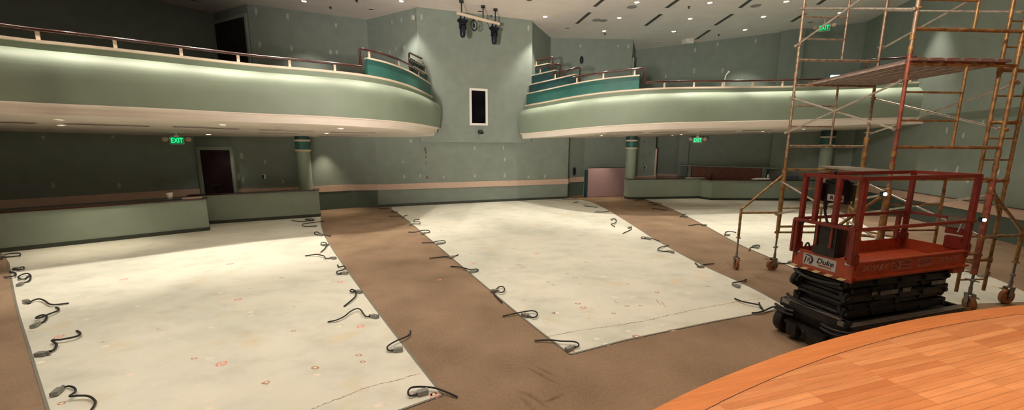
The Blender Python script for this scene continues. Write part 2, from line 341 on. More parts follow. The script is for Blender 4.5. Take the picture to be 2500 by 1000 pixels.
# carpet wrinkles in front of the centre slab
for pl in ([(1255,950),(1290,962),(1320,980),(1345,998)], [(1320,980),(1350,972),(1378,957)], [(1270,893),(1300,902),(1340,925),(1362,935)], [(1300,888),(1330,905),(1365,918)], [(1262,960),(1290,985),(1300,1000)]):
    P = crom([at(u, v) for u, v in pl], 6); n = len(P); b = MB()
    rows = []
    for k in range(7):
        row = []
        for i, p in enumerate(P):
            t = (P[min(i+1, n-1)]-P[max(i-1, 0)]).normalized(); q = Vector((-t.y, t.x, 0)); e = math.sin(math.pi*i/(n-1))
            x = (k-3)/3; row.append((p.x+q.x*x*.035, p.y+q.y*x*.035, -.001+.024*e*math.cos(x*math.pi/2)**2))
        rows.append(row)
    for k in range(6): b.strip(rows[k], rows[k+1], 0, True)
    struct(b.build('floor_wrinkle', M['carpet'], origin=(0, 0, 0)))

# ------------------------------------------------------------------ walls (polyline with thickness)
def wall_mb(pts, z0, z1, th=.12, side=1, mi=0, b=None):
    b = b or MB(); P = [Vector((p[0], p[1], 0)) for p in pts]; n = len(P); N = []
    for i in range(n):
        d0 = (P[i]-P[i-1]).normalized() if i > 0 else (P[1]-P[0]).normalized()
        d1 = (P[i+1]-P[i]).normalized() if i < n-1 else d0
        n0 = Vector((-d0.y, d0.x, 0)); n1 = Vector((-d1.y, d1.x, 0)); m = (n0+n1).normalized(); m = m/max(.35, m.dot(n0)); N.append(m*th*side)
    F_ = [(p.x, p.y) for p in P]; K = [((p+q).x, (p+q).y) for p, q in zip(P, N)]
    for i in range(n-1):
        a, c, d, e = F_[i], F_[i+1], K[i+1], K[i]
        vs = [(a[0],a[1],z0),(c[0],c[1],z0),(d[0],d[1],z0),(e[0],e[1],z0),(a[0],a[1],z1),(c[0],c[1],z1),(d[0],d[1],z1),(e[0],e[1],z1)]
        fs = [(0,3,2,1),(4,5,6,7),(0,1,5,4),(2,3,7,6)]
        if i == 0: fs.append((0,4,7,3))
        if i == n-2: fs.append((1,2,6,5))
        b.add(vs, fs, mi)
    return b
WMATS = [M['wall'], M['patch'], M['patchdark'], M['darkgreen']]
def patches(b, items, p0, p1, mi=1, out=.004):
    e = Vector((p1[0]-p0[0], p1[1]-p0[1], 0)).normalized(); nrm = Vector((e.y, -e.x, 0))
    if nrm.dot(Vector((p0[0], p0[1], 0))) > 0: nrm = -nrm
    for (u, v, w, h) in items:
        c = onwall(u, v, p0, p1) + nrm*out; d = math.hypot(c.x, c.y)/F; w2 = w*d/2; h2 = h*d/2
        k = .25*w2
        b.add([c - e*w2 - Vector((0,0,h2*.9)), c + e*w2*.8 - Vector((0,0,h2)), c + e*(w2+k) + Vector((0,0,h2*.1)), c + e*w2*.9 + Vector((0,0,h2)), c - e*w2*.8 + Vector((0,0,h2*.95)), c-e*(w2+k*.5)], [(0,1,2,3,4,5)], mi)
bL = (-5.03, 14.23); bR = (2.45, 16.82)
lowL = [(-15.5, 2.0), (-15.5, 8.0), (-13.41, 9.9), (-10.39, 12.65), (-9.11, 12.58), (-7.34, 13.26), (-5.99, 14.12), bL]
rdoor = onwall(1433, 480, (3.3, 17.55), (5.8, 17.95))
lowR = [bR, (2.60, 17.45), (3.35, 17.9), (6.95, 18.75), (7.35, 20.2), (14.12, 15.98)]
rwall = [(14.1, 16.0), (12.58, 9.94), (12.2, 8.3), (12.2, -6.5)]
ZU = 3.05
b = wall_mb(lowL, 0, ZU, side=1, mi=0)
patches(b, [(647,395,3,9),(590,380,4,12),(594,438,3,12),(583,432,4,16),(691,442,3,8)], lowL[4], lowL[5])
patches(b, [(130,452,3,8),(291,452,3,8),(275,333,3,5),(105,335,3,5)], lowL[2], lowL[3])
struct(b.build('wall_left', WMATS, origin=(-10, 10, 0)))
b = wall_mb([bL, bR], 0, 3.05, side=1, mi=0)
patches(b, [(987,431,3,10),(1026,429,3,8),(1159,429,3,9),(1232,428,3,10),(1083,432,4,4),(1159,361,3,8),(1229,360,3,9),(1232,389,3,9),(1330,430,3,9),(1290,432,4,6),(1003,344,4,7),(984,395,2,6)], bL, bR)
patches(b, [(1038,364,4,9),(1040,372,3,8),(1039,383,2,7),(1040,398,1.5,6),(1043,433,4,7)], bL, bR, 2)
struct(b.build('wall_back', WMATS, origin=(-1, 15.5, 0)))
b = wall_mb(lowR, 0, ZU, side=1, mi=0)
patches(b, [(1573,346,2,3),(1573,362,2,3),(1572,383,2,3),(1571,400,2,3)], lowR[2], lowR[3], 2)
struct(b.build('wall_back_right', WMATS, origin=(6, 18, 0)))
# upper central wall, projecting over the lower one
cL = (-3.50, 14.70); cR = (.80, 16.19)
bump = [(-3.52, 14.9), (-3.46, 14.62), (.78, 16.09), (.85, 16.3)]
b = MB(); k0, k1 = bump[1], bump[2]; e = Vector((k1[0]-k0[0], k1[1]-k0[1], 0)).normalized(); nb = Vector((-e.y, e.x, 0))
zb = 2.44
q = [Vector((*k0, 0)), Vector((*k1, 0)), Vector((*k1, 0))+nb*.42, Vector((*k0, 0))+nb*.42]
b.prism([(p.x, p.y) for p in q], zb, CEIL)
patches(b, [(1029,42,4,11),(1290,68,4,12),(1010,43,4,10)], k0, k1)
wc = struct(b.build('wall_center', WMATS, origin=(-1.3, 15.4, zb)))
upL = [(-15.6, -6.5), (-15.6, 8), (-12.4, 14.0), (-11.3, 15.4), (-9.35, 14.4), (-5.78, 16.1), tuple((q[0]+nb*.1).xy)]
upR = [tuple((q[1]+nb*.1).xy), (1.75, 18.6), (5.6, 18.8), (6.37, 20.85), (14.1, 16.0)]
b = wall_mb(upL, ZU, CEIL, side=1)
patches(b, [(702,40,4,11),(625,27,4,14),(712,118,4,11),(634,108,4,12),(807,128,5,9),(822,128,4,8),(820,62,4,9)], upL[4], upL[5])
patches(b, [(952,128,3,9),(987,117,4,11),(1006,43,4,11),(980,50,3,9),(957,53,3,9),(967,119,3,8)], upL[5], upL[6])
struct(b.build('wall_upper_left', WMATS, origin=(-10, 14, ZU)))
b = wall_mb(upR, ZU, CEIL, side=1)
patches(b, [(1417,112,4,6),(1534,113,4,9),(1509,112,3,5)], upR[1], upR[2])
patches(b, [(1697,122,3,9),(1695,173,3,10),(1764,172,3,10),(1845,100,3,8),(1625,186,3,8),(1752,108,3,8)], upR[3], upR[4])
struct(b.build('wall_upper_right', WMATS, origin=(8, 18, ZU)))
# right side wall: lower plane, chamfer band, upper part standing forward
b = wall_mb(rwall, 0, 3.12, side=1, mi=0)
e_ = .30
ru = [(14.0-.05, 16.0), (12.58-e_, 9.94+.03), (12.2-e_, 8.32), (12.2-e_, -6.5)]
lo = [Vector((p[0], p[1], 3.12)) for p in rwall]; hi = [Vector((p[0], p[1], 3.32)) for p in ru]; top = [Vector((p[0], p[1], CEIL)) for p in ru]
b.strip(lo, hi, 0); b.strip(hi, top, 0)
bk = [Vector((p[0]+.3, p[1], 0)) for p in rwall]; b.strip([Vector((v.x, v.y, 3.12)) for v in bk], [Vector((v.x, v.y, CEIL)) for v in bk], 0)
patches(b, [(2312,318,4,10),(2283,423,4,14),(2337,414,4,12),(2437,420,4,10),(2363,440,5,8),(2400,300,3,9),(2352,330,4,9)], rwall[0], rwall[1])
struct(b.build('wall_right', WMATS, origin=(12.5, 5, 0)))
# walls closing the room behind the camera
b = wall_mb([(12.2, -6.5), (-15.6, -6.5)], 0, CEIL, side=1); struct(b.build('wall_front', M['black2'], origin=(0, -6.5, 0)))
b = MB(); b.box((-.5, 7.6, CEIL+.1), (33, 29, .2)); struct(b.build('ceiling', M['ceil']))
# ---- bands, wainscots, baseboards
tn = [10]
def band(pts, z0, z1, m, out=.03, name=None):
    b = MB(); P = [Vector((p[0], p[1], 0)) for p in pts]; n = len(P); O = []
    for i in range(n):
        d0 = (P[i]-P[i-1]).normalized() if i > 0 else (P[1]-P[0]).normalized(); d1 = (P[i+1]-P[i]).normalized() if i < n-1 else d0
        m_ = (Vector((d0.y, -d0.x, 0))+Vector((d1.y, -d1.x, 0))).normalized(); m_ /= max(.4, m_.dot(Vector((d0.y, -d0.x, 0)))); O.append(P[i]+m_*out)
    Z = lambda L_, z: [(p.x, p.y, z) for p in L_]
    b.strip(Z(O, z0), Z(O, z1)); b.strip(Z(O, z1), Z(P, z1)); b.strip(Z(P, z0), Z(O, z0))
    for i in (0, -1): b.quad((P[i].x, P[i].y, z0), (O[i].x, O[i].y, z0), (O[i].x, O[i].y, z1), (P[i].x, P[i].y, z1))
    if name is None: tn[0] += 1; name = 'trim_%d' % tn[0]
    return struct(b.build(name, m))
def sub(p0, p1, u0, u1, v=440):
    a = onwall(u0, v, p0, p1); c = onwall(u1, v, p0, p1); return [(a.x, a.y), (c.x, c.y)]
band(lowL[1:4], .65, .87, M['beige'])
s = sub(lowL[4], lowL[5], 578, 640); band([s[0], lowL[5], lowL[6], bL, bR, lowR[1], lowR[2]], .65, .87, M['beige'])
s = sub(lowR[2], lowR[3], 1535, 1600, 430); band(s, .65, .87, M['beige'])
band([lowR[4], lowR[5]], .65, .87, M['beige'])
band([(14.1, 16.0), (12.58, 9.94), (12.2, 8.3), (12.2, 2)], .62, .87, M['beige'])
band([(14.1, 16.0), (12.58, 9.94), (12.2, 8.3), (12.2, 2)], .87, .885, M['cherry'], out=.045)
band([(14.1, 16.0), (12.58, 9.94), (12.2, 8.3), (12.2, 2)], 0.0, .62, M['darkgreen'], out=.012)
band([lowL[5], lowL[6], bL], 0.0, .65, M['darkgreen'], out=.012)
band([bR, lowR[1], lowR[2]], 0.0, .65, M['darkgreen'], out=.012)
band([bL, bR], .0, .10, M['base'], out=.02, name='baseboard_back')
# ------------------------------------------------------------------ half walls
def halfwall(pts, h, n, capm=M['cherry'], th=.16):
    b = wall_mb(pts, 0, h, th=th, side=1)
    o = struct(b.build('wall_low_%s' % n, M['halfwall'], origin=(*pts[0], 0)))
    # cap: overhanging rail
    P = [Vector((p[0], p[1], 0)) for p in pts]; cen = []
    front = []; back = []
    for i in range(len(P)):
        d0 = (P[i]-P[i-1]).normalized() if i > 0 else (P[1]-P[0]).normalized(); d1 = (P[i+1]-P[i]).normalized() if i < len(P)-1 else d0
        m_ = (Vector((-d0.y, d0.x, 0))+Vector((-d1.y, d1.x, 0))).normalized(); m_ /= max(.4, m_.dot(Vector((-d0.y, d0.x, 0))))
        ex = Vector((0, 0, 0))
        if i == 0: ex = -d1*.03
        if i == len(P)-1: ex = d0*.03
        front.append(P[i]-m_*.03+ex); back.append(P[i]+m_*(th+.03)+ex)
    c = MB(); Z = lambda L_, z: [(p.x, p.y, z) for p in L_]
    c.strip(Z(front, h+.0), Z(front, h+.035)); c.strip(Z(front, h+.035), Z(back, h+.035)); c.strip(Z(back, h+.035), Z(back, h)); c.strip(Z(back, h), Z(front, h))
    for i in (0, -1): c.quad(*[(p.x, p.y, z) for p, z in ((front[i], h), (back[i], h), (back[i], h+.035), (front[i], h+.035))])
    c.build('cap_rail', capm, parent=o)
    struct(o)
    band(pts, 0, .10, M['base'], out=.012, name='baseboard_low_%s' % n)
    return o
HH = .86
halfwall([hw['L0'], (-11.13, 8.04), hw['L1'], (-8.42, 10.42)], HH, 'left')
halfwall([(-9.3, 10.9), hw['L1b'], hw['L2'], (-6.42, 12.62)], HH, 'left_far')
halfwall([(5.02, 16.95), hw['R0'], hw['R1'], hw['R2'], (11.53, 16.48), hw['R3']], HH, 'right')
# ------------------------------------------------------------------ balconies
FH = 1.14
Lc = [(-12.6, 1.5, 4.22), (-10.9, 4.6, 4.22), (-9.05, 6.95, 4.22), (-8.25, 7.55, 4.21), (-7.55, 8.1, 4.21), (-6.68, 8.78, 4.20), (-5.85, 9.33, 4.19), (-4.98, 9.72, 4.18), (-4.14, 10.05, 4.15), (-3.72, 10.35, 4.13), (-3.36, 10.95, 4.12), (-3.10, 11.95, 4.11), (-2.99, 13.3, 4.10), (-2.97, 14.62, 4.10)]
Rc = [(.52, 15.95, 3.93), (.75, 15.55, 3.94), (1.30, 14.80, 3.97), (2.10, 13.92, 4.04), (3.0, 13.3, 4.11), (4.03, 12.97, 4.17), (5.14, 12.86, 4.22), (6.9, 13.1, 4.28), (8.9, 13.32, 4.34), (10.75, 13.2, 4.385), (12.0, 12.98, 4.41), (13.24, 12.74, 4.42), (14.0, 12.55, 4.42)]
# profile: (outward offset, height below the cap)
PROF = [(-.16, 0), (.02, 0), (.02, -.05), (-.01, -.06), (-.01, -.17), (.06, -.185), (.13, -.215), (.19, -.26), (.24, -.315), (.275, -.37), (.295, -.43), (.302, -.50), (.302, -.60), (.295, -.74), (.28, -.87), (.26, -1.0), (.235, -1.13)]
TRIM = [(.235, -1.13), (.25, -1.135), (.25, -1.155), (.175, -1.17), (.15, -1.20), (.14, -1.26), (.13, -1.28), (.13, -1.335), (.05, -1.345)]
def norms(P):
    out = []
    for i in range(len(P)):
        d = (P[min(i+1, len(P)-1)]-P[max(i-1, 0)]); d.z = 0; d.normalize(); out.append(Vector((d.y, -d.x, 0)))
    return out
def offset_curve(P, N, o, dz): return [Vector((p.x+n.x*o, p.y+n.y*o, p.z+dz)) for p, n in zip(P, N)]
def balcony(side, ctrl, backw, label, clip):
    P = crom(ctrl, 8); N = norms(P)
    root = bpy.data.objects.new('balcony_%s' % side, None); C.objects.link(root); root.location = (P[0].x, P[0].y, 0); struct(root)
    b = MB()
    for (o0, z0), (o1, z1) in zip(PROF[:5], PROF[1:5]):
        b.strip(offset_curve(P, N, o0, z0), offset_curve(P, N, o1, z1), 1 if z0 > -.055 else 0)
    rows_ = [offset_curve(P, N, o_, z_) for o_, z_ in PROF[4:]]; nn_ = len(P); vs_ = [q for r_ in rows_ for q in r_]
    b.add(vs_, [(k*nn_+i, k*nn_+i+1, (k+1)*nn_+i+1, (k+1)*nn_+i) for k in range(len(rows_)-1) for i in range(nn_-1)], 0, True)
    b.build('fascia', [M['fascia'], M['cream']], parent=root)
    b = MB()
    for (o0, z0), (o1, z1) in zip(TRIM[:-1], TRIM[1:]): b.strip(offset_curve(P, N, o0, z0), offset_curve(P, N, o1, z1), 0)
    b.build('lower_trim', M['soffit'], parent=root)
    # soffit: from the trim back to the wall; deck above it
    edge = offset_curve(P, N, .05, -1.345); n = len(edge)
    cum = [0]
    W = [Vector(p) for p in backw]
    for i in range(1, len(W)): cum.append(cum[-1]+(W[i]-W[i-1]).length)
    cs = [0]
    for i in range(1, n): cs.append(cs[-1]+(edge[i]-edge[i-1]).length)
    def wat(t):
        s_ = t*cum[-1]
        for i in range(1, len(W)):
            if s_ <= cum[i]+1e-6: return W[i-1].lerp(W[i], (s_-cum[i-1])/max(1e-6, cum[i]-cum[i-1]))
        return W[-1]
    back = [wat(c/cs[-1]) for c in cs]; b = MB(); K = 6; rows = []
    for k in range(K+1): rows.append([e.lerp(w, k/K) for e, w in zip(edge, back)])
    for k in range(K): b.strip(rows[k], rows[k+1], 0, True)
    sf = b.build('soffit', M['soffit'], parent=root)
    b = MB(); inn = offset_curve(P, N, -.16, 0); lowi = offset_curve(P, N, -.16, -.55)
    b.strip(inn, lowi); rows = []
    back2 = [Vector((w.x, w.y, 3.62)) for w in back]
    b.strip(lowi, [Vector((q.x, q.y, 3.62)) for q in back2])
    b.build('deck', M['darkgreen'], parent=root)
    return P, N, sf, root
backL = [(-15.6, -.5, 2.75), (-15.6, 8.0, 2.7), (-13.41, 9.9, 2.66), (-10.39, 12.65, 2.58), (-9.11, 12.58, 2.58), (-7.34, 13.26, 2.58), (-5.99, 14.12, 2.6), (-5.03, 14.23, 2.6), (-2.99, 14.94, 2.62)]
backR = [(.6, 16.18, 2.64), (2.45, 16.82, 2.66), (2.6, 17.45, 2.66), (3.35, 17.9, 2.66), (6.95, 18.75, 2.72), (7.35, 20.2, 2.74), (10.8, 18.15, 2.85), (14.1, 16.15, 3.0), (14.05, 12.9, 3.08)]
PL, NL, sofL, balL = balcony('left', Lc, backL, '', None)
PR, NR, sofR, balR = balcony('right', Rc, backR, '', None)
# railings and stepped parapets
def near_u(P, u):  # curve index whose projection is closest to column u
    best = 0; bd = 1e9
    for i, p in enumerate(P):
        d = p - Vector((0, 0, EYE)); zf = d.dot(fw)
        if zf <= .5: continue
        uu = 1250+F*d.dot(rt)/zf
        if abs(uu-u) < bd: bd = abs(uu-u); best = i
    return best
def proj(p):
    d = Vector(p)-Vector((0, 0, EYE)); zf = d.dot(fw); return 1250+F*d.dot(rt)/zf, 500-F*d.dot(up)/zf
def fine(P, k=6):
    out = []
    for i in range(len(P)-1):
        for j in range(k): out.append(P[i].lerp(P[i+1], j/k))
    return out+[P[-1]]
FL = fine(PL); FNL = norms(FL); FR = fine(PR); FNR = norms(FR)
def rail_thing(name, P, N, i0, i1, inset, dz, h, posts, label, step_end=None, cat='railing', group=None):
    seg = [Vector((P[i].x-N[i].x*inset, P[i].y-N[i].y*inset, P[i].z+dz+h)) for i in range(i0, i1+1, 3)]
    t = thing(name, (seg[0].x, seg[0].y, seg[0].z-h), label, cat, group)
    pts = list(seg)
    b = MB()
    if step_end == 'start': pts = [seg[0]+Vector((0, 0, -.36))] + pts
    if step_end == 'end': pts = pts + [seg[-1]+Vector((0, 0, -.36))]
    # thicker dark wood handrail
    b.tube(pts, .035, 8); b.build('handrail', M['cherry'], parent=t)
    for i in posts:
        c = Vector((P[i].x-N[i].x*inset, P[i].y-N[i].y*inset, P[i].z+dz)); a = math.atan2(N[i].y, N[i].x)
        b = MB(); b.box((c.x, c.y, c.z+h/2-.015), (.02, .055, h-.03), rz=a); b.build('post', M['cream'], parent=t)
    return t
iL = near_u(FL, 888)
pst = [near_u(FL, u) for u in (90, 281, 442, 582, 706, 817)]
rail_thing('balcony_railing', FL, FNL, 0, iL, .07, .0, .19, pst, 'dark cherry handrail on short cream posts along the left balcony front')
iR = near_u(FR, 1577)
pst = [near_u(FR, u) for u in (1624, 1696, 1768, 1841, 1914, 1990, 2070, 2150, 2225)]
rail_thing('balcony_railing', FR, FNR, iR, len(FR)-1, .07, .0, .19, pst, 'dark cherry handrail on short cream posts along the right balcony front')
def parapet(P, N, i0, i1, inset0, inset1, ztop, m, label, posts, riser, zbase=0.0, rfrom=None):
    # dark green wall panel with a cream cap and a handrail above
    idx = list(range(min(i0, i1), max(i0, i1)+1, 2)); n = len(idx)
    if idx[-1] != max(i0, i1): idx.append(max(i0, i1)); n += 1
    fr = []
    for k, i in enumerate(idx):
        t_ = k/max(1, n-1); ins = inset0*(1-t_)+inset1*t_
        fr.append(Vector((P[i].x-N[i].x*ins, P[i].y-N[i].y*ins, P[i].z)))
    bk = [Vector((p.x-N[i].x*.10, p.y-N[i].y*.10, p.z)) for p, i in zip(fr, idx)]
    mid = fr[n//2]; root = thing('balcony_parapet', (mid.x, mid.y, mid.z+zbase), label, 'parapet')
    Z = lambda L_, z: [Vector((p.x, p.y, p.z+z)) for p in L_]
    b = MB(); b.strip(Z(fr, zbase), Z(fr, ztop-.035)); b.strip(Z(bk, zbase), Z(bk, ztop-.035)); 
    for k in (0, -1): b.quad(fr[k]+Vector((0,0,zbase)), bk[k]+Vector((0,0,zbase)), bk[k]+Vector((0,0,ztop-.035)), fr[k]+Vector((0,0,ztop-.035)))
    b.strip(Z(bk, zbase), Z(fr, zbase)); b.build('panel', m, parent=root)
    fo = [p+Vector((N[i].x*.03, N[i].y*.03, 0)) for p, i in zip(fr, idx)]; bo = [p-Vector((N[i].x*.03, N[i].y*.03, 0)) for p, i in zip(bk, idx)]
    b = MB(); b.strip(Z(fo, ztop-.04), Z(fo, ztop)); b.strip(Z(fo, ztop), Z(bo, ztop)); b.strip(Z(bo, ztop), Z(bo, ztop-.04)); b.strip(Z(bo, ztop-.04), Z(fo, ztop-.04))
    for k in (0, -1): b.quad(*[q for q in (fo[k]+Vector((0,0,ztop-.04)), bo[k]+Vector((0,0,ztop-.04)), bo[k]+Vector((0,0,ztop)), fo[k]+Vector((0,0,ztop)))])
    b.build('cap', M['cream'], parent=root)
    h = .20; cen = [(a+c)/2+Vector((0, 0, ztop+h)) for a, c in zip(fr, bk)]
    if rfrom: cen = [q for q in cen if (proj(q)[0] >= rfrom if riser == 'end' else proj(q)[0] <= rfrom)]
    if riser == 'start': d = (cen[0]-cen[1]).normalized(); cen = [cen[0]+d*.16+Vector((0,0,-.5)), cen[0]+d*.16+Vector((0,0,-.03)), cen[0]+d*.12]+cen
    if riser == 'end': d = (cen[-1]-cen[-2]).normalized(); cen = cen+[cen[-1]+d*.12, cen[-1]+d*.16+Vector((0,0,-.03)), cen[-1]+d*.16+Vector((0,0,-.5))]
    b = MB(); b.tube(cen, .035, 8); b.build('handrail', M['cherry'], parent=root)
    for u in posts:
        k = min(range(n), key=lambda j: abs(proj(fr[j])[0]-u)); c = (fr[k]+bk[k])/2; a = math.atan2(N[idx[k]].y, N[idx[k]].x)
        b = MB(); b.box((c.x, c.y, c.z+ztop+h/2-.01), (.02, .055, h-.02), rz=a); b.build('post', M['cream'], parent=root)
e0 = near_u(FR, 1284)
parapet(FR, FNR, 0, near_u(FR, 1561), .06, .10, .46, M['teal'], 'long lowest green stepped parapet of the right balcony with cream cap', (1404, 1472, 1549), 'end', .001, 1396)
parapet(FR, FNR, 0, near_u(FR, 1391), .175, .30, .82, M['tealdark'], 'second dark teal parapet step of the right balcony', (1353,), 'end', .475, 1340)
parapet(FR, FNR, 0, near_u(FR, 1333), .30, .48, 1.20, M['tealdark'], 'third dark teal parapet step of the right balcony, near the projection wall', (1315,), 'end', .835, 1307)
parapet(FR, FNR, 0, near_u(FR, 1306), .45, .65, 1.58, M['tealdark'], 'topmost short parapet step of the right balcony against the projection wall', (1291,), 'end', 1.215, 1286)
E_ = len(FL)-1
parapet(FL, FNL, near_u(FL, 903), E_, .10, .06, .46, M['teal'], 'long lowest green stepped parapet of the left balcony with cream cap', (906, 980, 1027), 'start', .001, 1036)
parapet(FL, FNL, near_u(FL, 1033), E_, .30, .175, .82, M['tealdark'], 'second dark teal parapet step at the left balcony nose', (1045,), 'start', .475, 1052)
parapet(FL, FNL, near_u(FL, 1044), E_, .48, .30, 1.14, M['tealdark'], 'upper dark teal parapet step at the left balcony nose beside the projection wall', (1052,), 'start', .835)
# ------------------------------------------------------------------ doors, booth window
def wallframe(p0, p1):
    e = Vector((p1[0]-p0[0], p1[1]-p0[1], 0)).normalized(); n = Vector((e.y, -e.x, 0)); return e, n, math.atan2(e.y, e.x)
def door(name, p0, p1, u0, u1, vt, zbot, fw_=.11):
    e, n, a = wallframe(p0, p1); A_ = onwall(u0, vt+40, p0, p1); B_ = onwall(u1, vt+40, p0, p1); zt = onwall((u0+u1)/2, vt, p0, p1).z
    w = (B_-A_).length; c = (A_+B_)/2; c.z = zbot
    root = bpy.data.objects.new(name, None); C.objects.link(root); root.location = c; struct(root)
    b = MB(); b.box(c+n*.02+Vector((0, 0, (zt-zbot)/2)), (w, .05, zt-zbot), rz=a, bev=.004); b.build('door_leaf', M['doorw'], parent=root)
    b = MB(); b.box(c+n*.025-e*(w/2+fw_/2)+Vector((0,0,(zt-zbot+fw_)/2)), (fw_, .08, zt-zbot+fw_), rz=a); b.box(c+n*.025+e*(w/2+fw_/2)+Vector((0,0,(zt-zbot+fw_)/2)), (fw_, .08, zt-zbot+fw_), rz=a)
    b.box(c+n*.025+Vector((0,0,zt-zbot+fw_/2)), (w, .08, fw_), rz=a); b.build('door_frame', M['halfwall'], parent=root)
    b = MB(); hc = c+n*.05+Vector((0,0,1.0)); b.box(hc, (.34, .03, .05), rz=a, bev=.006); b.tube([hc+n*.01-e*.12, hc+n*.06-e*.12, hc+n*.06+e*.12, hc+n*.01+e*.12], .012, 6); b.build('push_bar', M['blackmetal'], parent=root)
door('door_1', lowL[3], lowL[4], 495, 568, 366, 0)
door('door_2', upL[3], upL[4], 530, 604, 50, 3.65)
# door seen edge-on at the right balcony end of the wall
e, n, a = wallframe(upR[2], upR[3])
b = MB(); c = Vector(((upR[2][0]+upR[3][0])/2-.1, (upR[2][1]+upR[3][1])/2-.5, 0)); c = Vector((*upR[2], 0)).lerp(Vector((*upR[3], 0)), .45)
root = bpy.data.objects.new('door_3', None); C.objects.link(root); root.location = (c.x, c.y, 3.65); struct(root)
b.box((c.x+n.x*.02, c.y+n.y*.02, 5.0), (1.1, .05, 2.7), rz=a); b.build('door_leaf', M['doorw'], parent=root)
b = MB()
for s_ in (-.6, .6): b.box((c.x+n.x*.03+e.x*s_, c.y+n.y*.03+e.y*s_, 5.05), (.1, .08, 2.8), rz=a)
b.box((c.x+n.x*.03, c.y+n.y*.03, 6.4), (1.1, .08, .1), rz=a); b.build('door_frame', M['halfwall'], parent=root)
e, n, a = wallframe(lowR[3], lowR[4]); c = Vector((*lowR[3], 0)).lerp(Vector((*lowR[4], 0)), .35)
root = bpy.data.objects.new('door_4', None); C.objects.link(root); root.location = (c.x, c.y, 0); struct(root)
b = MB(); b.box((c.x+n.x*.02, c.y+n.y*.02, 1.05), (.85, .05, 2.1), rz=a); b.build('door_leaf', M['doorw'], parent=root)
b = MB()
for s_ in (-.47, .47): b.box((c.x+n.x*.03+e.x*s_, c.y+n.y*.03+e.y*s_, 1.08), (.09, .1, 2.16), rz=a)
b.box((c.x+n.x*.03, c.y+n.y*.03, 2.14), (.85, .1, .08), rz=a); b.build('door_frame', M['beige'], parent=root)
# projection booth window
e, n, a = wallframe(k0, k1); p00 = onwall(1146, 260, k0, k1); p11 = onwall(1190, 260, k0, k1); zt = onwall(1168, 216, k0, k1).z; zb_ = onwall(1168, 306, k0, k1).z
c = (p00+p11)/2; w = (p11-p00).length; c.z = (zt+zb_)/2; h = zt-zb_
root = bpy.data.objects.new('window_1', None); C.objects.link(root); root.location = c; struct(root)
b = MB(); t_ = .085
for s_ in (-1, 1): b.box(c+n*.02+e*s_*(w/2-t_/2), (t_, .07, h), rz=a, bev=.01); b.box(c+n*.02+Vector((0,0,s_*(h/2-t_/2))), (w-2*t_, .07, t_), rz=a, bev=.01)
b.build('window_frame', M['white'], parent=root)
b = MB(); b.box(c+n*.008, (w-2*t_, .012, h-2*t_), rz=a); b.build('pane', M['glass'], parent=root)
# small fixture below the window
p = onwall(1170, 322, k0, k1)
t = thing('surveillance_camera', p+n*.12, 'small black pan-tilt camera mounted below the booth window', 'camera')
b = MB(); b.box(p+n*.03, (.12, .06, .12), rz=a, bev=.01); b.tube([p+n*.05, p+n*.14-Vector((0,0,.01))], .03, 8); b.build('bracket', M['black'], parent=t)
b = MB(); b.lathe([(0,-.09),(.06,-.08),(.085,-.03),(.085,.03),(.06,.08),(0,.09)], p+n*.17-Vector((0,0,.0)), 14); b.box(p+n*.19+Vector((.05,0,-.04)), (.12,.12,.09), rz=a, bev=.02); b.build('camera_head', M['black'], parent=t)
# ------------------------------------------------------------------ columns
def column(u, depth, zt, label, r=.235):
    d = ray(u, 420); x = d.x/d.y*depth; c = (x, depth)
    t = thing('round_column', (x, depth, 0), label, 'column')
    b = MB(); b.lathe([(r, 0), (r, zt-.62)], (x, depth, 0), 28); b.build('shaft', M['halfwall'], parent=t)
    b = MB(); b.lathe([(r+.01, zt-.62), (r+.035, zt-.61), (r+.035, zt-.56), (r+.01, zt-.55)], (x, depth, 0), 28); b.build('ring', M['cream'], parent=t)
    b = MB(); b.lathe([(r+.01, zt-.55), (r+.01, zt-.29)], (x, depth, 0), 28); b.build('band', M['teal'], parent=t)
    b = MB(); b.lathe([(r+.01, zt-.29), (r+.03, zt-.28), (r+.03, zt-.23), (r+.01, zt-.22)], (x, depth, 0), 28); b.build('ring', M['cream'], parent=t)
    b = MB(); b.lathe([(r+.012, zt-.22), (r+.012, zt)], (x, depth, 0), 28); b.build('capital', M['tealdark'], parent=t)
column(744, 13.05, 2.72, 'round sage column with teal banded top behind the left half wall end', .21)
column(1538, 17.05, 2.80, 'round sage column with teal banded top at the aisle end of the right half wall', .225)
column(2010, 15.95, 2.97, 'round sage column with teal banded top seen through the scaffold', .225)
# pilasters on the dark wall under the right balcony
for (u, w) in ((1668, .46), (1897, .55)):
    p0, p1 = lowR[4], lowR[5]; e, n, a = wallframe(p0, p1); c = onwall(u, 400, p0, p1)
    b = MB(); b.box((c.x+n.x*.1, c.y+n.y*.1, 1.5), (w, .22, 3.0), rz=a); tn[0] += 1; struct(b.build('trim_%d' % tn[0], M['wall']))
p0, p1 = upR[3], upR[4]; e, n, a = wallframe(p0, p1); c = onwall(1928, 150, p0, p1)
b = MB(); b.box((c.x+n.x*.12, c.y+n.y*.12, 5.4), (.85, .25, 3.6), rz=a); tn[0] += 1; struct(b.build('trim_%d' % tn[0], M['wall']))
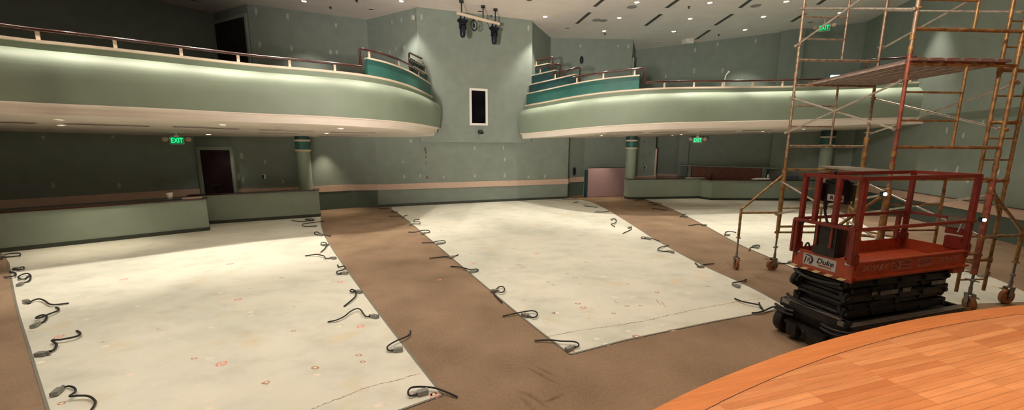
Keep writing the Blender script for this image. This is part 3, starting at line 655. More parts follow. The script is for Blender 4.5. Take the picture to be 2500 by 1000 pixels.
# mauve board leaning in the vestibule recess
p0, p1 = (3.45, 17.30), (5.35, 17.75); e, n, a = wallframe(p0, p1)
A_ = onwall(1434, 445, p0, p1); B_ = onwall(1527, 445, p0, p1); zt = onwall(1480, 411, p0, p1).z; c = (A_+B_)/2
b = MB(); R_ = Matrix.Rotation(a, 3, 'Z') @ Matrix.Rotation(-.04, 3, 'X'); b.box((c.x, c.y, zt/2+.012), ((B_-A_).length, .03, zt), R=R_, bev=.004)
tag(b.build('leaning_board', M['pink']), 'large mauve painted board standing in the recess at the end of the far aisle', 'board')
b = MB(); b.box((c.x-(B_-A_).length/2*e.x-.08, c.y-(B_-A_).length/2*e.y-.1, .62), (.10, .14, 1.24), rz=a); tag(b.build('door_jamb', M['tealdark']), 'narrow dark post left of the mauve board', 'post')
# white spots/litter at foot of board
for q, (u, v) in enumerate(((1474, 474), (1510, 471))):
    c = at(u, v, 0); b = MB(); b.box((c.x, c.y-.05, .05), (.14, .05, .1), rz=.4+q, bev=.02); b.box((c.x+.07, c.y-.02, .03), (.1, .06, .06), rz=1+q, bev=.02)
    tag(b.build('crumpled_paper', M['paper']), ('crumpled pale paper at the foot of the mauve board, left one', 'crumpled pale paper at the foot of the mauve board, right one')[q], 'paper')
# black wall speaker and dark sconce
p0, p1 = lowR[1], lowR[2]; c = onwall(1400, 418, p0, p1)
b = MB(); b.box((c.x+.03, c.y-.06, c.z), (.09, .14, .36), rz=.6, bev=.03); tag(b.build('wall_speaker', M['black']), 'slim black speaker on the wall left of the mauve board', 'speaker')
e, n, a = wallframe(upR[1], upR[2]); c = onwall(1419, 147, upR[1], upR[2])
b = MB(); b.lathe([(0,-.17),(.06,-.15),(.085,-.03),(.07,.1),(.03,.16),(0,.17)], c+n*.08, 12); b.tube([c+n*.01, c+n*.08], .03, 8); tag(b.build('wall_sconce', M['black']), 'small black fixture on the upper wall above the right balcony steps', 'fixture')
def outlet(u, v, p0, p1, label):
    e, n, a = wallframe(p0, p1); c = onwall(u, v, p0, p1); t = thing('wall_outlet', c, label, 'outlet')
    b = MB(); b.box(c+n*.01, (.10, .02, .16), rz=a, bev=.006); b.build('cover_plate', M['white'], parent=t)
    b = MB(); b.box(c+n*.022+e*-.03, (.06, .02, .13), rz=a); b.build('socket', M['black'], parent=t)
outlet(645, 431, lowL[4], lowL[5], 'small white wall outlet right of the lower left door')
outlet(1575, 408, lowR[2], lowR[3], 'small white wall outlet right of the banded column')
# counter alcove under the right balcony
p0, p1 = lowR[4], lowR[5]; e, n, a = wallframe(p0, p1)
A_ = onwall(1692, 420, p0, p1); B_ = onwall(1858, 420, p0, p1); zt = onwall(1775, 405, p0, p1).z; c = (A_+B_)/2+n*.5
t = thing('reception_counter', (c.x, c.y, 0), 'red brown counter front under a long pale shelf, below the green exit sign', 'counter')
b = MB(); b.box((c.x, c.y, zt/2), ((B_-A_).length, .06, zt-.04), rz=a, bev=.01); b.build('front_panel', M['redbrown'], parent=t)
b = MB(); b.box((c.x, c.y, zt+.0), ((B_-A_).length+1.25, .5, .045), rz=a, bev=.01); b.build('shelf', M['wall'], parent=t)
for s_ in (-1, 1):
    b = MB(); q = c+e*s_*((B_-A_).length/2+.10); b.box((q.x, q.y, zt/2), (.16, .12, zt-.05), rz=a); b.build('leg', M['wall'], parent=t)
# things on the half walls
h0, h1 = hw['R2'], (11.53, 16.48)
zc = HH+.036
c = at(1790, 430, zc); c = Vector((c.x, 16.57, zc))
t = thing('paper_stack', (c.x, c.y, zc), 'white papers and a small upright white bottle on the right half wall cap', 'papers')
b = MB(); b.box((c.x+.28, c.y-.01, zc+.035), (.62, .15, .07), rz=.04, bev=.02); b.box((c.x-.02, c.y-.01, zc+.02), (.3, .13, .04), rz=-.1, bev=.012); b.build('papers', M['paper'], parent=t)
b = MB(); b.lathe([(0,.07),(.035,.07),(.035,.17),(.02,.2),(.02,.24),(0,.24)], (c.x+.52, c.y, zc), 12); b.build('bottle', M['white'], parent=t)
c = at(1700, 434, zc)
b = MB(); b.box((8.2, 17.13, zc+.012), (.9, .12, .02), rz=.12, bev=.005); tag(b.build('paper_strip', M['paper']), 'flat pale strip lying on the right half wall cap near its inner corner', 'paper')
c = at(1722, 430, zc); b = MB(); b.lathe([(0,0),(.07,0),(.06,.1),(.03,.14),(.03,.26),(0,.26)], (8.62, 16.62, zc), 12); tag(b.build('spray_bottle', M['black']), 'small dark bottle on the corner of the right half wall cap', 'bottle')
b = MB(); b.box((12.12, 16.6, zc+.08), (.55, .15, .16), rz=0, bev=.02); tag(b.build('tool_case', M['bluebox']), 'grey blue case on the right half wall seen behind the scaffold legs', 'case')
# small cup on the left half wall
c = at(411, 488, zc); c.x -= .02; c.y += .08
t = thing('paper_cup', (c.x, c.y, zc), 'small white paper cup on the cap of the long left half wall', 'cup')
b = MB(); b.lathe([(0, 0), (.05, 0), (.075, .20), (.068, .20), (.045, .01)], (c.x, c.y, zc), 18); b.build('cup_body', M['paper'], parent=t)
b = MB(); b.lathe([(.076, .195), (.08, .20), (.076, .212), (.066, .205)], (c.x, c.y, zc), 18); b.build('rim', M['redbrown'], parent=t)
e, n, a = wallframe(hw['L0'], hw['L1']); c = at(487, 483, zc)
b = MB(); c = Vector((*hw['L1'], 0))-e*.28-n*.07; b.box((c.x, c.y, zc+.02), (.42, .12, .04), rz=a, bev=.01); tag(b.build('wood_offcut', M['beige']), 'pale wood offcut lying at the end of the long left half wall', 'offcut')
# ------------------------------------------------------------------ fixtures on ceilings
def soffit_hit(o, u, v):
    dg = bpy.context.evaluated_depsgraph_get(); mi = o.matrix_world.inverted(); d = ray(u, v)
    ok, loc, nor, _ = o.ray_cast(mi @ Vector((0, 0, EYE)), (mi.to_3x3() @ d).normalized())
    return (o.matrix_world @ loc, nor) if ok else (None, None)
bpy.context.view_layer.update()
SPOTS = []
def can(u, v, label, lit=True, surf=None, r=.088, group=None):
    if surf is None: p = at(u, v, CEIL)
    else:
        p, _ = soffit_hit(surf, u, v)
        if p is None: print('MISS', u, v); return
    t = thing('recessed_downlight', p, label, 'ceiling light', group)
    b = MB(); b.lathe([(r*1.3, .0), (r*1.3, -.012), (r, -.02), (r*.93, -.006)], p, 20); b.build('trim_ring', M['ring'], parent=t)
    b = MB(); b.lathe([(r*.95, -.008), (0, -.008)], p, 20); b.build('lens', M['lens'] if lit else M['lensoff'], parent=t)
    if lit: SPOTS.append((p, surf is not None))
can(742, 2, 'lit downlight above the left balcony, left of the dark recessed one')
can(980, 2, 'lit downlight nearest above the left corner of the projection wall')
can(1331, 40, 'lit downlight right of the hanging moving-head lights')
can(1475, 75, 'lit downlight close to the wall above the right balcony steps')
can(1555, 5, 'lit downlight near the top edge beside the leftmost pair of slots')
can(1512, 43, 'small lit downlight right of the grey ceiling discs')
can(1645, 76, 'small lit downlight left of the white ceiling box')
can(1685, 45, 'lit downlight between two long ceiling slots')
can(1733, 6, 'lit downlight at the top edge above the middle slot row')
can(1819, 72, 'lit downlight right of the white ceiling box')
can(1864, 40, 'lit downlight left of the scaffold top')
can(1920, 3, 'lit downlight at the top edge just left of the scaffold')
can(2052, 30, 'lit downlight seen through the top of the scaffold')
can(906, 22, 'dark unlit downlight above the inner corner of the left upper wall', False)
can(1385, 68, 'dark unlit downlight above the right corner of the projection wall', False)
can(1608, 102, 'dark unlit downlight above the upper right door', False)
can(1172, 27, 'dark unlit downlight above the hanging light bar', False)
can(1978, 54, 'dark unlit downlight beside the upper exit sign', False)
can(475, 1, 'dark unlit downlight at the top edge above the left upper door', False)
can(1292, 0, 'dark unlit downlight at the top edge above the projection wall', False)
for u, v, l in ((1543,17,'grey round air disc under the lit downlight near the top edge'),(1456,49,'left of the two small grey ceiling discs'),(1472,50,'right of the two small grey ceiling discs'),(1845,14,'grey round air disc left of the scaffold top'),(1662,87,'faint grey disc above the white ceiling box')):
    p = at(u, v, CEIL); b = MB(); b.lathe([(0, -.012), (.09, -.014), (.17, -.006), (.18, 0)], p, 18); tag(b.build('ceiling_disc', M['ceil'] if v == 87 else mat('grey_disc_%d' % u, (.30,.28,.27), .8, noise=.1)), l, 'ceiling disc')
for u, v, l in ((806,17,'above the left balcony'),(1682,16,'between the ceiling slots'),(1477,82,'beside the lit downlight near the right wall corner'),(1755,84,'right of the white ceiling box'),(1161,35,'left one above the light bar'),(1199,38,'right one above the light bar'),(870,0,'at the top edge, left of centre')):
    p = at(u, v, CEIL); b = MB(); b.lathe([(.05, 0), (.05, -.012), (.02, -.02), (.02, -.06), (.035, -.065), (0, -.07)], p, 10); tag(b.build('sprinkler_head', M['black']), 'small dark sprinkler head on the ceiling, '+l, 'sprinkler')
def slot(p, q, name, label, w, drop, group=None):
    d = (q-p); L_ = d.length; a = math.atan2(d.y, d.x); c = (p+q)/2; sl = math.asin(max(-1, min(1, d.z/L_)))
    R_ = Matrix.Rotation(a, 3, 'Z') @ Matrix.Rotation(-sl, 3, 'Y')
    t = thing(name, c, label, 'air slot', group)
    b = MB(); b.box(c-Vector((0,0,drop)), (L_, w, .016), R=R_); b.build('slot_opening', M['slot'], parent=t)
    b = MB(); b.box(c-Vector((0,0,drop-.006)), (L_+.06, w+.05, .010), R=R_); b.build('slot_frame', M['ring'], parent=t)
CS = [((1452,15),(1474,-3),'first from the left along the top edge'),((1408,57),(1440,30),'leftmost, closest to the projection wall'),((1576,62),(1614,34),'right of the two grey discs'),((1628,18),(1658,-3),'second from the left along the top edge'),((1700,95),(1733,73),'beside the white ceiling box'),((1746,61),(1788,34),'between two lit downlights right of centre'),((1807,18),(1838,-5),'left of the scaffold along the top edge'),((1933,52),(1965,33),'just left of the scaffold leg'),((1997,10),(2019,-5),'seen through the scaffold top')]
for a_, b_, l in CS:
    if a_[1] < 0: continue
    slot(at(*a_, CEIL), at(*b_, CEIL), 'ceiling_slot', 'long dark air slot in the main ceiling, '+l, .12, .008)
SS = [(sofL, (2,297), (85,299), 'at the left edge of the frame'),(sofL, (165,301), (363,307), 'long one left of the exit sign'),(sofL, (424,308), (582,314), 'above the left exit sign'),(sofL, (634,316), (762,320), 'front one over the left column'),(sofL, (636,323), (724,325.5), 'back one over the left column'),(sofL, (808,321), (918,322), 'front one right of the left column'),(sofL, (794,327), (896,328), 'middle one right of the left column'),(sofL, (782,331), (874,332), 'rear one right of the left column'),
      (sofR, (1484,323.6), (1566,322.4), 'front one above the right column'),(sofR, (1454,329), (1520,328.2), 'left of the right column'),(sofR, (1436,332.5), (1500,332), 'rear one left of the right column'),(sofR, (1592,322), (1676,320.5), 'front one left of the right exit sign'),(sofR, (1556,327.5), (1632,327), 'rear one above the narrow door'),(sofR, (1712,319.5), (1790,318.5), 'front one above the right exit sign'),(sofR, (1815,318), (1880,316.5), 'just left of the scaffold leg')]
for s_, a_, b_, l in SS:
    p, _ = soffit_hit(s_, *a_); q_, _ = soffit_hit(s_, *b_)
    if p is None or q_ is None: print('SMISS', a_, b_); continue
    slot(p, q_, 'soffit_slot', 'dark air slot under the balcony, '+l, .15, .012)
for s_, u, v, l, lit in ((sofL,145,293,'left one near the left frame edge',1),(sofL,152,306,'behind the left one near the left frame edge',1),(sofL,545,305,'in front of the left exit sign',1),(sofL,510,328,'behind the left exit sign',1),(sofL,833,314,'right of the left column',1),(sofL,797,326,'behind the left column, toward the back wall',1),(sofL,680,311,'between the slots left of the column',0),
                         (sofR,1357,331,'beside the projection wall',1),(sofR,1467,331,'over the mauve board',1),(sofR,1640,331,'left of the right exit sign',1),(sofR,1662,328,'nearest the right exit sign',1),(sofR,1860,321,'right of the right exit sign',1),(sofR,1960,315,'seen through the scaffold legs',1)):
    can(u, v, 'small downlight under the balcony, '+l, bool(lit), s_, r=.06)
# white box on the ceiling
p = at(1680, 96, CEIL); t = thing('ceiling_projector', p, 'white box hanging from the ceiling above the upper right wall', 'projector')
b = MB(); b.box(p-Vector((0,0,.10)), (.42, .34, .2), rz=.2, bev=.02); b.build('housing', M['white'], parent=t)
b = MB(); b.box(p+Vector((.33,0,-.09)), (.14, .2, .1), rz=.2, bev=.02); b.build('side_bracket', M['beige'], parent=t)
# exit signs
def exit_sign(u, v, depth, w, label, heads=True, ceil=None):
    d = ray(u, v); c = Vector((d.x/d.y*depth, depth, EYE+d.z/d.y*depth)); dirv = Vector((-c.x, -c.y, 0)).normalized(); e = Vector((-dirv.y, dirv.x, 0)); 
    if e.x < 0: e = -e
    a = math.atan2(e.y, e.x); h = w*.66; t = thing('exit_sign', c, label, 'exit sign')
    b = MB(); b.box(c-dirv*.03, (w*1.08, .06, h*1.08), rz=a, bev=.008)
    b.box(c-dirv*.03+Vector((0,0,h*.54+.02)), (.12, .05, .05), rz=a)
    if ceil: b.tube([c-dirv*.03+Vector((0,0,h*.5)), Vector((c.x-dirv.x*.03, c.y-dirv.y*.03, ceil))], .015, 8)
    b.build('housing', M['white'], parent=t)
    b = MB(); b.box(c+dirv*.003, (w, .012, h), rz=a); b.build('face', M['exitb'], parent=t)
    vs, fs = text_mb('EXIT', h*.86, .006, bold=.0); xs = [q.x for q in vs]; sx = w*.86/(max(xs)-min(xs)); vs = [Vector((q.x*sx, q.y*1.18, q.z)) for q in vs]
    b = MB(); b.add(place(vs, c+dirv*.013, e, (0, 0, 1)), fs); b.build('letters', M['exitg'], parent=t)
    if heads:
        for s_ in (-1, 1):
            b = MB(); q = c+e*s_*(w*.54+.1)+dirv*.02+Vector((0,0,h*.2)); Rm = Vector((0,0,1)).rotation_difference(dirv).to_matrix()
            b.lathe([(0,-.04),(.05,-.04),(.075,.02),(.07,.05),(0,.045)], q, 14, R=Rm); b.tube([q-dirv*.02, c+e*s_*w*.5-dirv*.03+Vector((0,0,h*.2))], .012, 6); b.build('emergency_lamp', M['beige'], parent=t)
exit_sign(432, 343, 11.4, .30, 'green EXIT sign under the left balcony near the dark door', ceil=2.66)
exit_sign(1703, 342, 16.6, .32, 'green EXIT sign under the right balcony above the counter', ceil=2.85)
exit_sign(2012, 68, 15.6, .34, 'green EXIT sign high under the main ceiling behind the scaffold', ceil=CEIL)
# ------------------------------------------------------------------ hanging bar with moving heads
dpt = 14.6
def P3(u, v, d_): r_ = ray(u, v); return Vector((r_.x/r_.y*d_, d_, EYE+r_.z/r_.y*d_))
pa = P3(1116, 43, 13.9); pb = P3(1219, 52, 14.9)
zbar = (pa.z+pb.z)/2; pa.z = pb.z = zbar+.0; pa.z += .05
t = thing('lighting_bar', (pa+pb)/2, 'pale pipe hung below the ceiling in front of the projection wall', 'lighting bar')
b = MB(); b.tube([pa, pb], .055, 12); b.build('pipe', M['cream'], parent=t)
for f_ in (.10, .60, .9):
    b = MB(); q = pa.lerp(pb, f_); b.tube([q, Vector((q.x, q.y, CEIL))], .022, 8); b.box((q.x, q.y, CEIL-.03), (.14, .14, .06)); b.build('hanger', M['black'], parent=t)
ed = (pb-pa).normalized(); ab = math.atan2(ed.y, ed.x)
def moving_head(f_, label):
    q = pa.lerp(pb, f_); t = thing('moving_head_light', q, label, 'stage light'); k = .66
    b = MB()
    for s_ in (-.11*k, .11*k): b.box(q+ed*s_-Vector((0,0,.055+.07*k)), (.045, .06, .14*k), rz=ab, bev=.008)
    b.build('clamp', M['navy'], parent=t)
    c = q-Vector((0,0,.055+.22*k)); b = MB(); b.box(c, (.52*k, .32*k, .16*k), rz=ab, bev=.04*k); b.box(c-Vector((0,0,.08*k)), (.36*k, .26*k, .12*k), rz=ab, bev=.03*k); b.build('base', M['navy'], parent=t)
    b = MB()
    for s_ in (-.16*k, .16*k): b.box(c+ed*s_-Vector((0,0,.26*k)), (.05*k, .16*k, .34*k), rz=ab, bev=.02*k)
    b.build('yoke', M['navy'], parent=t)
    b = MB(); b.lathe([(r_*k, z_*k) for r_, z_ in ((0,-.16),(.09,-.18),(.13,-.3),(.155,-.5),(.15,-.64),(.12,-.76),(.09,-.82),(0,-.82))], c, 20); b.build('head', M['navy'], parent=t)
    b = MB(); b.lathe([(0,-.825*k),(.085*k,-.825*k),(.08*k,-.81*k)], c, 18); b.build('lens', M['glass'], parent=t)
moving_head(.12, 'left dark moving-head light hanging from the pipe'); moving_head(.87, 'right dark moving-head light hanging from the pipe')
q = pa.lerp(pb, .38); b = MB(); ring = [q-Vector((0,0,.27))+ed*.12*math.cos(x*math.pi/10)+Vector((0,0,.17*math.sin(x*math.pi/10))) for x in range(21)]
b.tube(ring, .016, 6); b.tube([p_*1.0+Vector((0,-.035,.008)) for p_ in ring], .015, 6); b.tube([q-Vector((0,0,.06)), q-Vector((0,0,.12))], .02, 6); b.tube([q-Vector((0,0,.1)), q-Vector((0,0,.3))-ed*.02, q-Vector((0,0,.42))-ed*.06], .011, 6)
b.box(q-Vector((0,0,.27)), (.07,.05,.12), rz=ab, bev=.015)
tag(b.build('cable_coil', M['navy']), 'coil of dark cable hung on the pipe beside the left moving head', 'cable')
q = pa.lerp(pb, .70)-Vector((0,0,.06)); b = MB(); b.tube(crom([q, q+ed*.05-Vector((0,0,.09)), q+ed*.10-Vector((0,0,.17))], 4), .010, 6); tag(b.build('power_lead', M['navy']), 'short slanting lead beside the right moving head', 'cable')
# ------------------------------------------------------------------ small items on the right balcony
c = onwall(2040, 191, (9, 13.6), (12, 13.0)); p = at(2040, 191, 4.55); 
i_ = near_u(FR, 2040); q = FR[i_]-FNR[i_]*.07+Vector((0,0,.2)); 
b = MB(); b.box(q+Vector((0,0,.06)), (.30,.06,.09), rz=math.atan2(FNR[i_].y, FNR[i_].x)+math.pi/2, bev=.01); tag(b.build('aisle_marker_light', M['cyan']), 'small pale cyan lit panel on the right balcony handrail', 'light')
i_ = near_u(FR, 2112); q = FR[i_]-FNR[i_]*.07+Vector((0,0,.19)); b = MB(); b.tube([q, q+Vector((0,0,.55)), q+Vector((.9,-.35,.56)), q+Vector((1.15,-.45,.56))], .035, 8); tag(b.build('handrail_riser', M['cherry']), 'dark raised handrail section at the right end of the balcony', 'handrail')
q = Vector((*onwall(1770, 192, upR[3], upR[4]).xy, 4.42)); q = P3(1770, 192, 14.6); b = MB(); b.tube(crom([q, q+Vector((.03,0,.13)), q+Vector((.10,0,.22))], 4), .012, 6); b.box(q+Vector((.115,0,.24)), (.05,.05,.05), bev=.01); b.tube([q, Vector((q.x, q.y, 3.64))], .014, 6); tag(b.build('gooseneck_stand', M['white']), 'thin white gooseneck standing behind the right balcony rail', 'stand')
# ------------------------------------------------------------------ stage
SC = crom([(-6.2,-6.4,0),(-4.6,-2.6,0),(-3.0,-.75,0),(-1.5,.45,0),(-.4,1.22,0),(.8,1.97,0),(1.52,2.36,0),(2.37,2.74,0),(3.35,3.09,0),(4.16,3.31,0),(4.9,3.46,0),(6.5,3.68,0),(9,3.8,0),(12.15,3.8,0)], 6)
NS = norms(SC)
root = bpy.data.objects.new('floor_stage', None); C.objects.link(root); root.location = (3, -1, 0); struct(root)
inn = [Vector((p.x+n_.x*.15, p.y+n_.y*.15, .9)) for p, n_ in zip(SC, NS)]   # NS points toward the stage side
if (inn[20]-Vector((6,-4,.9))).length > (Vector((SC[20].x,SC[20].y,.9))-Vector((6,-4,.9))).length: inn = [Vector((p.x-n_.x*.15, p.y-n_.y*.15, .9)) for p, n_ in zip(SC, NS)]
outr = [Vector((p.x, p.y, .9)) for p in SC]
b = MB(); b.strip(inn, [Vector((max(p.x, -6.2) if False else p.x, -6.45, .9)) for p in inn]); b.build('strip_floor', M['stage'], parent=root)
b = MB(); b.strip(outr, inn); b.strip(outr, [Vector((p.x, p.y, .86)) for p in outr]); b.build('edge_board', M['stageedge'], parent=root)
b = MB(); o2 = [Vector((p.x, p.y, .86)) for p in outr]; b.strip(o2, [p+(q-p).normalized()*.03 for p, q in zip(o2, [Vector((i.x, i.y, .86)) for i in inn])])
o3 = [p+(q-p).normalized()*.03 for p, q in zip(o2, [Vector((i.x, i.y, .86)) for i in inn])]; b.strip(o3, [Vector((p.x, p.y, 0)) for p in o3]); b.build('fascia', M['black2'], parent=root)
b = MB(); b.strip([p+(q-p).normalized()*.150+Vector((0,0,.0006)) for p, q in zip(outr, inn)], [p+(q-p).normalized()*.1545+Vector((0,0,.0006)) for p, q in zip(outr, inn)]); b.build('seam', M['black2'], parent=root)
# ------------------------------------------------------------------ light levels
EXPO = 0.36; UNDER = 22; MAIN = 330; GP = 270; BP = 580
BALL = (20, 260, 480, 640, 800, 930, 1010); BALR = (1340, 1440, 1560, 1720, 1900, 2080, 2190)
GRID = [(-8,3),(-5,3),(-2,2.5),(-6,6.0),(-3,6),(-1,9),(0,4.5),(1.5,7.5),(3.5,10.8),(0,12.5),(4,5),(7,8.5),(8.6,10.8),(6.5,11.3),(9,6.5)]
STAGEL = [(2.5,-.5,750),(5.5,.5,700),(0,-2.5,400),(8,1.5,550),(4,-3,400)]
FILLS = [((1,-5.5,4.5),(-1,14,4.0),60,7)]
FILL_SPOTS = [((-3.2,-4.5,1.6),(-.5,9.5,7.2),7500,66),((-2,1.5,6.9),(13.4,9.5,4.2),2600,50)]
EXTRA = [((-8.4,9.0,2.8),25),((-10.2,8.2,2.75),30),((-6.5,13.35,2.5),90),((3.95,17.15,2.55),90),((2.0,16.2,2.5),10)]
EXPX = [(250,604,2.72,120),(60,612,2.75,25),(640,556,2.65,22),(800,515,2.6,25),(860,522,2.6,18),(1470,482,2.62,38),(1530,497,2.66,26),(1690,488,2.75,32),(1840,492,2.8,22),(2120,505,2.9,40),(600,545,2.7,12)]
# ------------------------------------------------------------------ floor power whips
WH = [
 ((8,625),[[(3,632),(10,622),(30,618),(48,618),(46,624),(14,627)]],'looped cable whip at the left frame edge below the half wall'),
 ((42,655),[[(40,656),(30,657),(55,651),(58,655),(48,658),(36,655)],[(24,663),(36,665),(38,671),(24,675),(10,676)]],'tangled cable whip at the far left, second from the half wall'),
 ((49,693),[[(56,690),(70,685),(75,674),(68,667),(55,669),(45,675),(48,680),(60,680),(70,673)]],'cable whip curled in a loop like a nine near the left slab edge'),
 ((64,735),[[(70,740),(80,733),(95,729),(108,733),(120,741),(135,743),(168,739)]],'cable whip with long wavy tail pointing right near the left slab edge'),
 ((86,793),[[(94,790),(108,783),(114,772),(105,768),(92,772),(88,776),(100,774),(120,766),(140,758),(143,752),(136,750)]],'cable whip with a small loop and hooked tail near the left slab edge'),
 ((101,863),[[(118,857),(130,854),(138,840),(127,830),(150,828),(185,821),(195,815),(194,810),(187,807)]],'zigzag cable whip with hooked end near the left slab edge'),
 ((139,955),[[(150,948),(165,942),(180,945),(184,955),(170,966),(190,965),(215,966),(230,975),(232,985),(218,1006)]],'front left cable whip shaped like a three at the bottom edge'),
 ((762,536),[[(755,537),(745,535),(762,534),(765,538),(750,539),(735,540),(712,538)]],'farthest flat cable whip at the half wall end, left of the centre-left aisle'),
 ((768,551),[[(762,552),(745,552),(738,548),(745,545),(765,543),(790,539)]],'u-shaped cable whip just below the half wall end'),
 ((783,573),[[(778,573),(769,571),(768,567),(775,566),(782,570),(792,573),(808,576)]],'small looped whip crossing onto the carpet, third below the half wall end'),
 ((796,597),[[(790,598),(784,596),(785,592),(793,591),(798,597),(792,607),(783,615)]],'small whip with round loop and straight tail down left, beside the aisle'),
 ((815,629),[[(808,629),(796,630),(790,624),(775,621),(760,622),(745,624)]],'whip with long flat tail to the left beside the aisle'),
 ((842,666),[[(835,667),(825,668),(823,662),(838,658),(843,653),(838,649),(828,651),(824,646)]],'s-shaped whip on the left slab beside the aisle'),
 ((877,711),[[(868,710),(860,712),(855,709),(860,706),(868,712),(868,722),(855,735),(840,747)]],'whip with tiny loop and diagonal tail, mid left slab edge'),
 ((915,771),[[(905,771),(895,772),(888,766),(880,755),(870,753),(855,760),(840,772),(820,781),(800,785)]],'whip with arched tail to the left, second from front on the left slab'),
 ((972,852),[[(962,855),(950,855),(945,848),(952,840),(970,830),(990,822),(1000,815),(1002,806)]],'hook-shaped whip crossing onto the aisle, near the front of the left slab'),
 ((1032,956),[[(1018,962),(1002,965),(996,957),(1003,946),(1025,943),(1060,946),(1090,956),(1117,968)]],'largest front whip at the front corner of the left slab, tail on the carpet'),
 ((952,507),[[(946,508),(935,509),(925,509)]],'tiny farthest whip at the back wall, left corner of the centre slab'),
 ((967,517),[[(963,517),(955,516)]],'tiny whip second from the back wall, left edge of the centre slab'),
 ((984,529),[[(978,527),(965,527),(950,527)],[(986,527),(994,525)]],'short straight whip near the left back corner of the centre slab'),
 ((1004,547),[[(1010,546),(1024,546),(1024,541),(1012,541),(1012,536),(1024,535)]],'s-shaped whip at the far left edge of the centre slab'),
 ((1034,569),[[(1042,568),(1049,566),(1046,562),(1030,562),(1015,566),(997,566)]],'whip with hooked end over the aisle, fifth along the centre slab left edge'),
 ((1072,594),[[(1080,594),(1087,591),(1084,587),(1070,588),(1055,591),(1030,592)]],'whip bent like a u, left edge of the centre slab, tail on the aisle'),
 ((1103,627),[[(1112,624),(1119,621)],[(1096,627),(1085,626),(1065,628),(1048,630)]],'straight whip with both ends out, left edge of the centre slab'),
 ((1154,662),[[(1162,662),(1168,659),(1162,656),(1150,658),(1138,655),(1120,651),(1100,650)]],'whip with small hook and wavy tail, left edge of the centre slab'),
 ((1206,709),[[(1212,705),(1220,699),(1229,700),(1232,707),(1226,713),(1214,712),(1205,714)],[(1205,716),(1214,726),(1226,738)]],'whip with a standing ring and straight tail toward the camera'),
 ((1282,768),[[(1290,772),(1305,774),(1312,767),(1308,760),(1295,758),(1265,763),(1227,771)]],'whip with wide loop right of its box near the centre slab front'),
 ((1390,850),[[(1400,848),(1411,845),(1412,838),(1400,833),(1370,832),(1340,829),(1305,831)]],'whip at the front corner of the centre slab, long tail to the left'),
 ((1376,486),[[(1385,486),(1400,486),(1412,486)]],'tiny whip at the right end of the back wall'),
 ((1408,493),[[(1403,494),(1399,494)]],'tiny whip second from the back wall on the right edge of the centre slab'),
 ((1429,502),[[(1434,503),(1445,504),(1458,506)]],'short whip with tail on the far right aisle, near its back end'),
 ((1463,517),[[(1458,517),(1451,517)],[(1468,517),(1488,516)]],'short straight whip with both tails out, right edge of the centre slab'),
 ((1494,535),[[(1500,533),(1505,538),(1501,544),(1492,546),(1495,549),(1501,553)]],'s-shaped whip on the right edge of the centre slab'),
 ((1536,555),[[(1541,553),(1541,559),(1532,564),(1521,569)]],'comma-shaped whip on the right edge of the centre slab'),
 ((1583,582),[[(1577,582),(1567,581),(1567,578),(1578,579),(1592,582),(1610,588)]],'whip with flattened loop and tail on the carpet, right edge of the centre slab'),
 ((1639,614),[[(1630,613),(1612,612),(1606,608),(1613,603),(1632,599)]],'fork-shaped whip opening upward, right edge of the centre slab'),
 ((1712,650),[[(1705,648),(1697,641)],[(1716,646),(1730,644),(1743,643)]],'whip with pale box and straight right tail, centre slab right edge'),
 ((1799,697),[[(1790,695),(1789,690),(1800,688),(1815,685),(1822,681)]],'whip with pale box and curved tail, third from the front right slab corner'),
 ((1917,754),[[(1908,753),(1895,748),(1885,749),(1865,758),(1850,762),(1835,763)],[(1794,728),(1815,736),(1850,743),(1858,748),(1864,757)],[(1853,738),(1857,749),(1864,757)]],'large forked whip at the front right corner of the centre slab beside the lift'),
 ((1548,488),[[(1555,488),(1574,487)]],'flat whip at the right half wall corner by the aisle'),
 ((1583,494),[[(1588,494),(1600,494),(1612,495),(1613,498),(1600,499),(1592,498)]],'oval looped whip near the right half wall'),
 ((1632,512),[[(1626,512),(1618,512),(1606,509),(1592,508)]],'whip with tail to the left, third along the left edge of the right slab'),
 ((1674,528),[[(1668,527),(1660,529)],[(1664,527),(1668,523),(1674,522)]],'small branched whip, fourth along the left edge of the right slab'),
 ((1720,549),[[(1713,548),(1702,547),(1690,549),(1681,550)]],'whip with wavy tail over the far right aisle'),
 ((1776,573),[[(1770,572),(1772,566),(1782,564),(1797,567)]],'hooked whip behind the outrigger post of the scaffold'),
 ((1846,603),[[(1838,602),(1840,599),(1852,598),(1855,601)],[(1838,603),(1832,604),(1830,611)]],'looped whip between the two left scaffold casters'),
 ((1931,639),[[(1922,642),(1905,642),(1893,642)]],'whip with straight tail beside the scaffold caster and lift'),
 ((2396,672),[[(2405,672),(2412,668),(2417,665)],[(2388,670),(2370,664),(2355,661)]],'whip on the right slab seen through the ladder frame of the scaffold'),
 ((1950,488),[[(1956,490),(1965,491),(1974,490)]],'small far whip below the right half wall behind the scaffold'),
 ((2216,601),[[(2211,599),(2213,595),(2220,595),(2224,599)]],'small whip behind the lift platform on the right slab'),
]
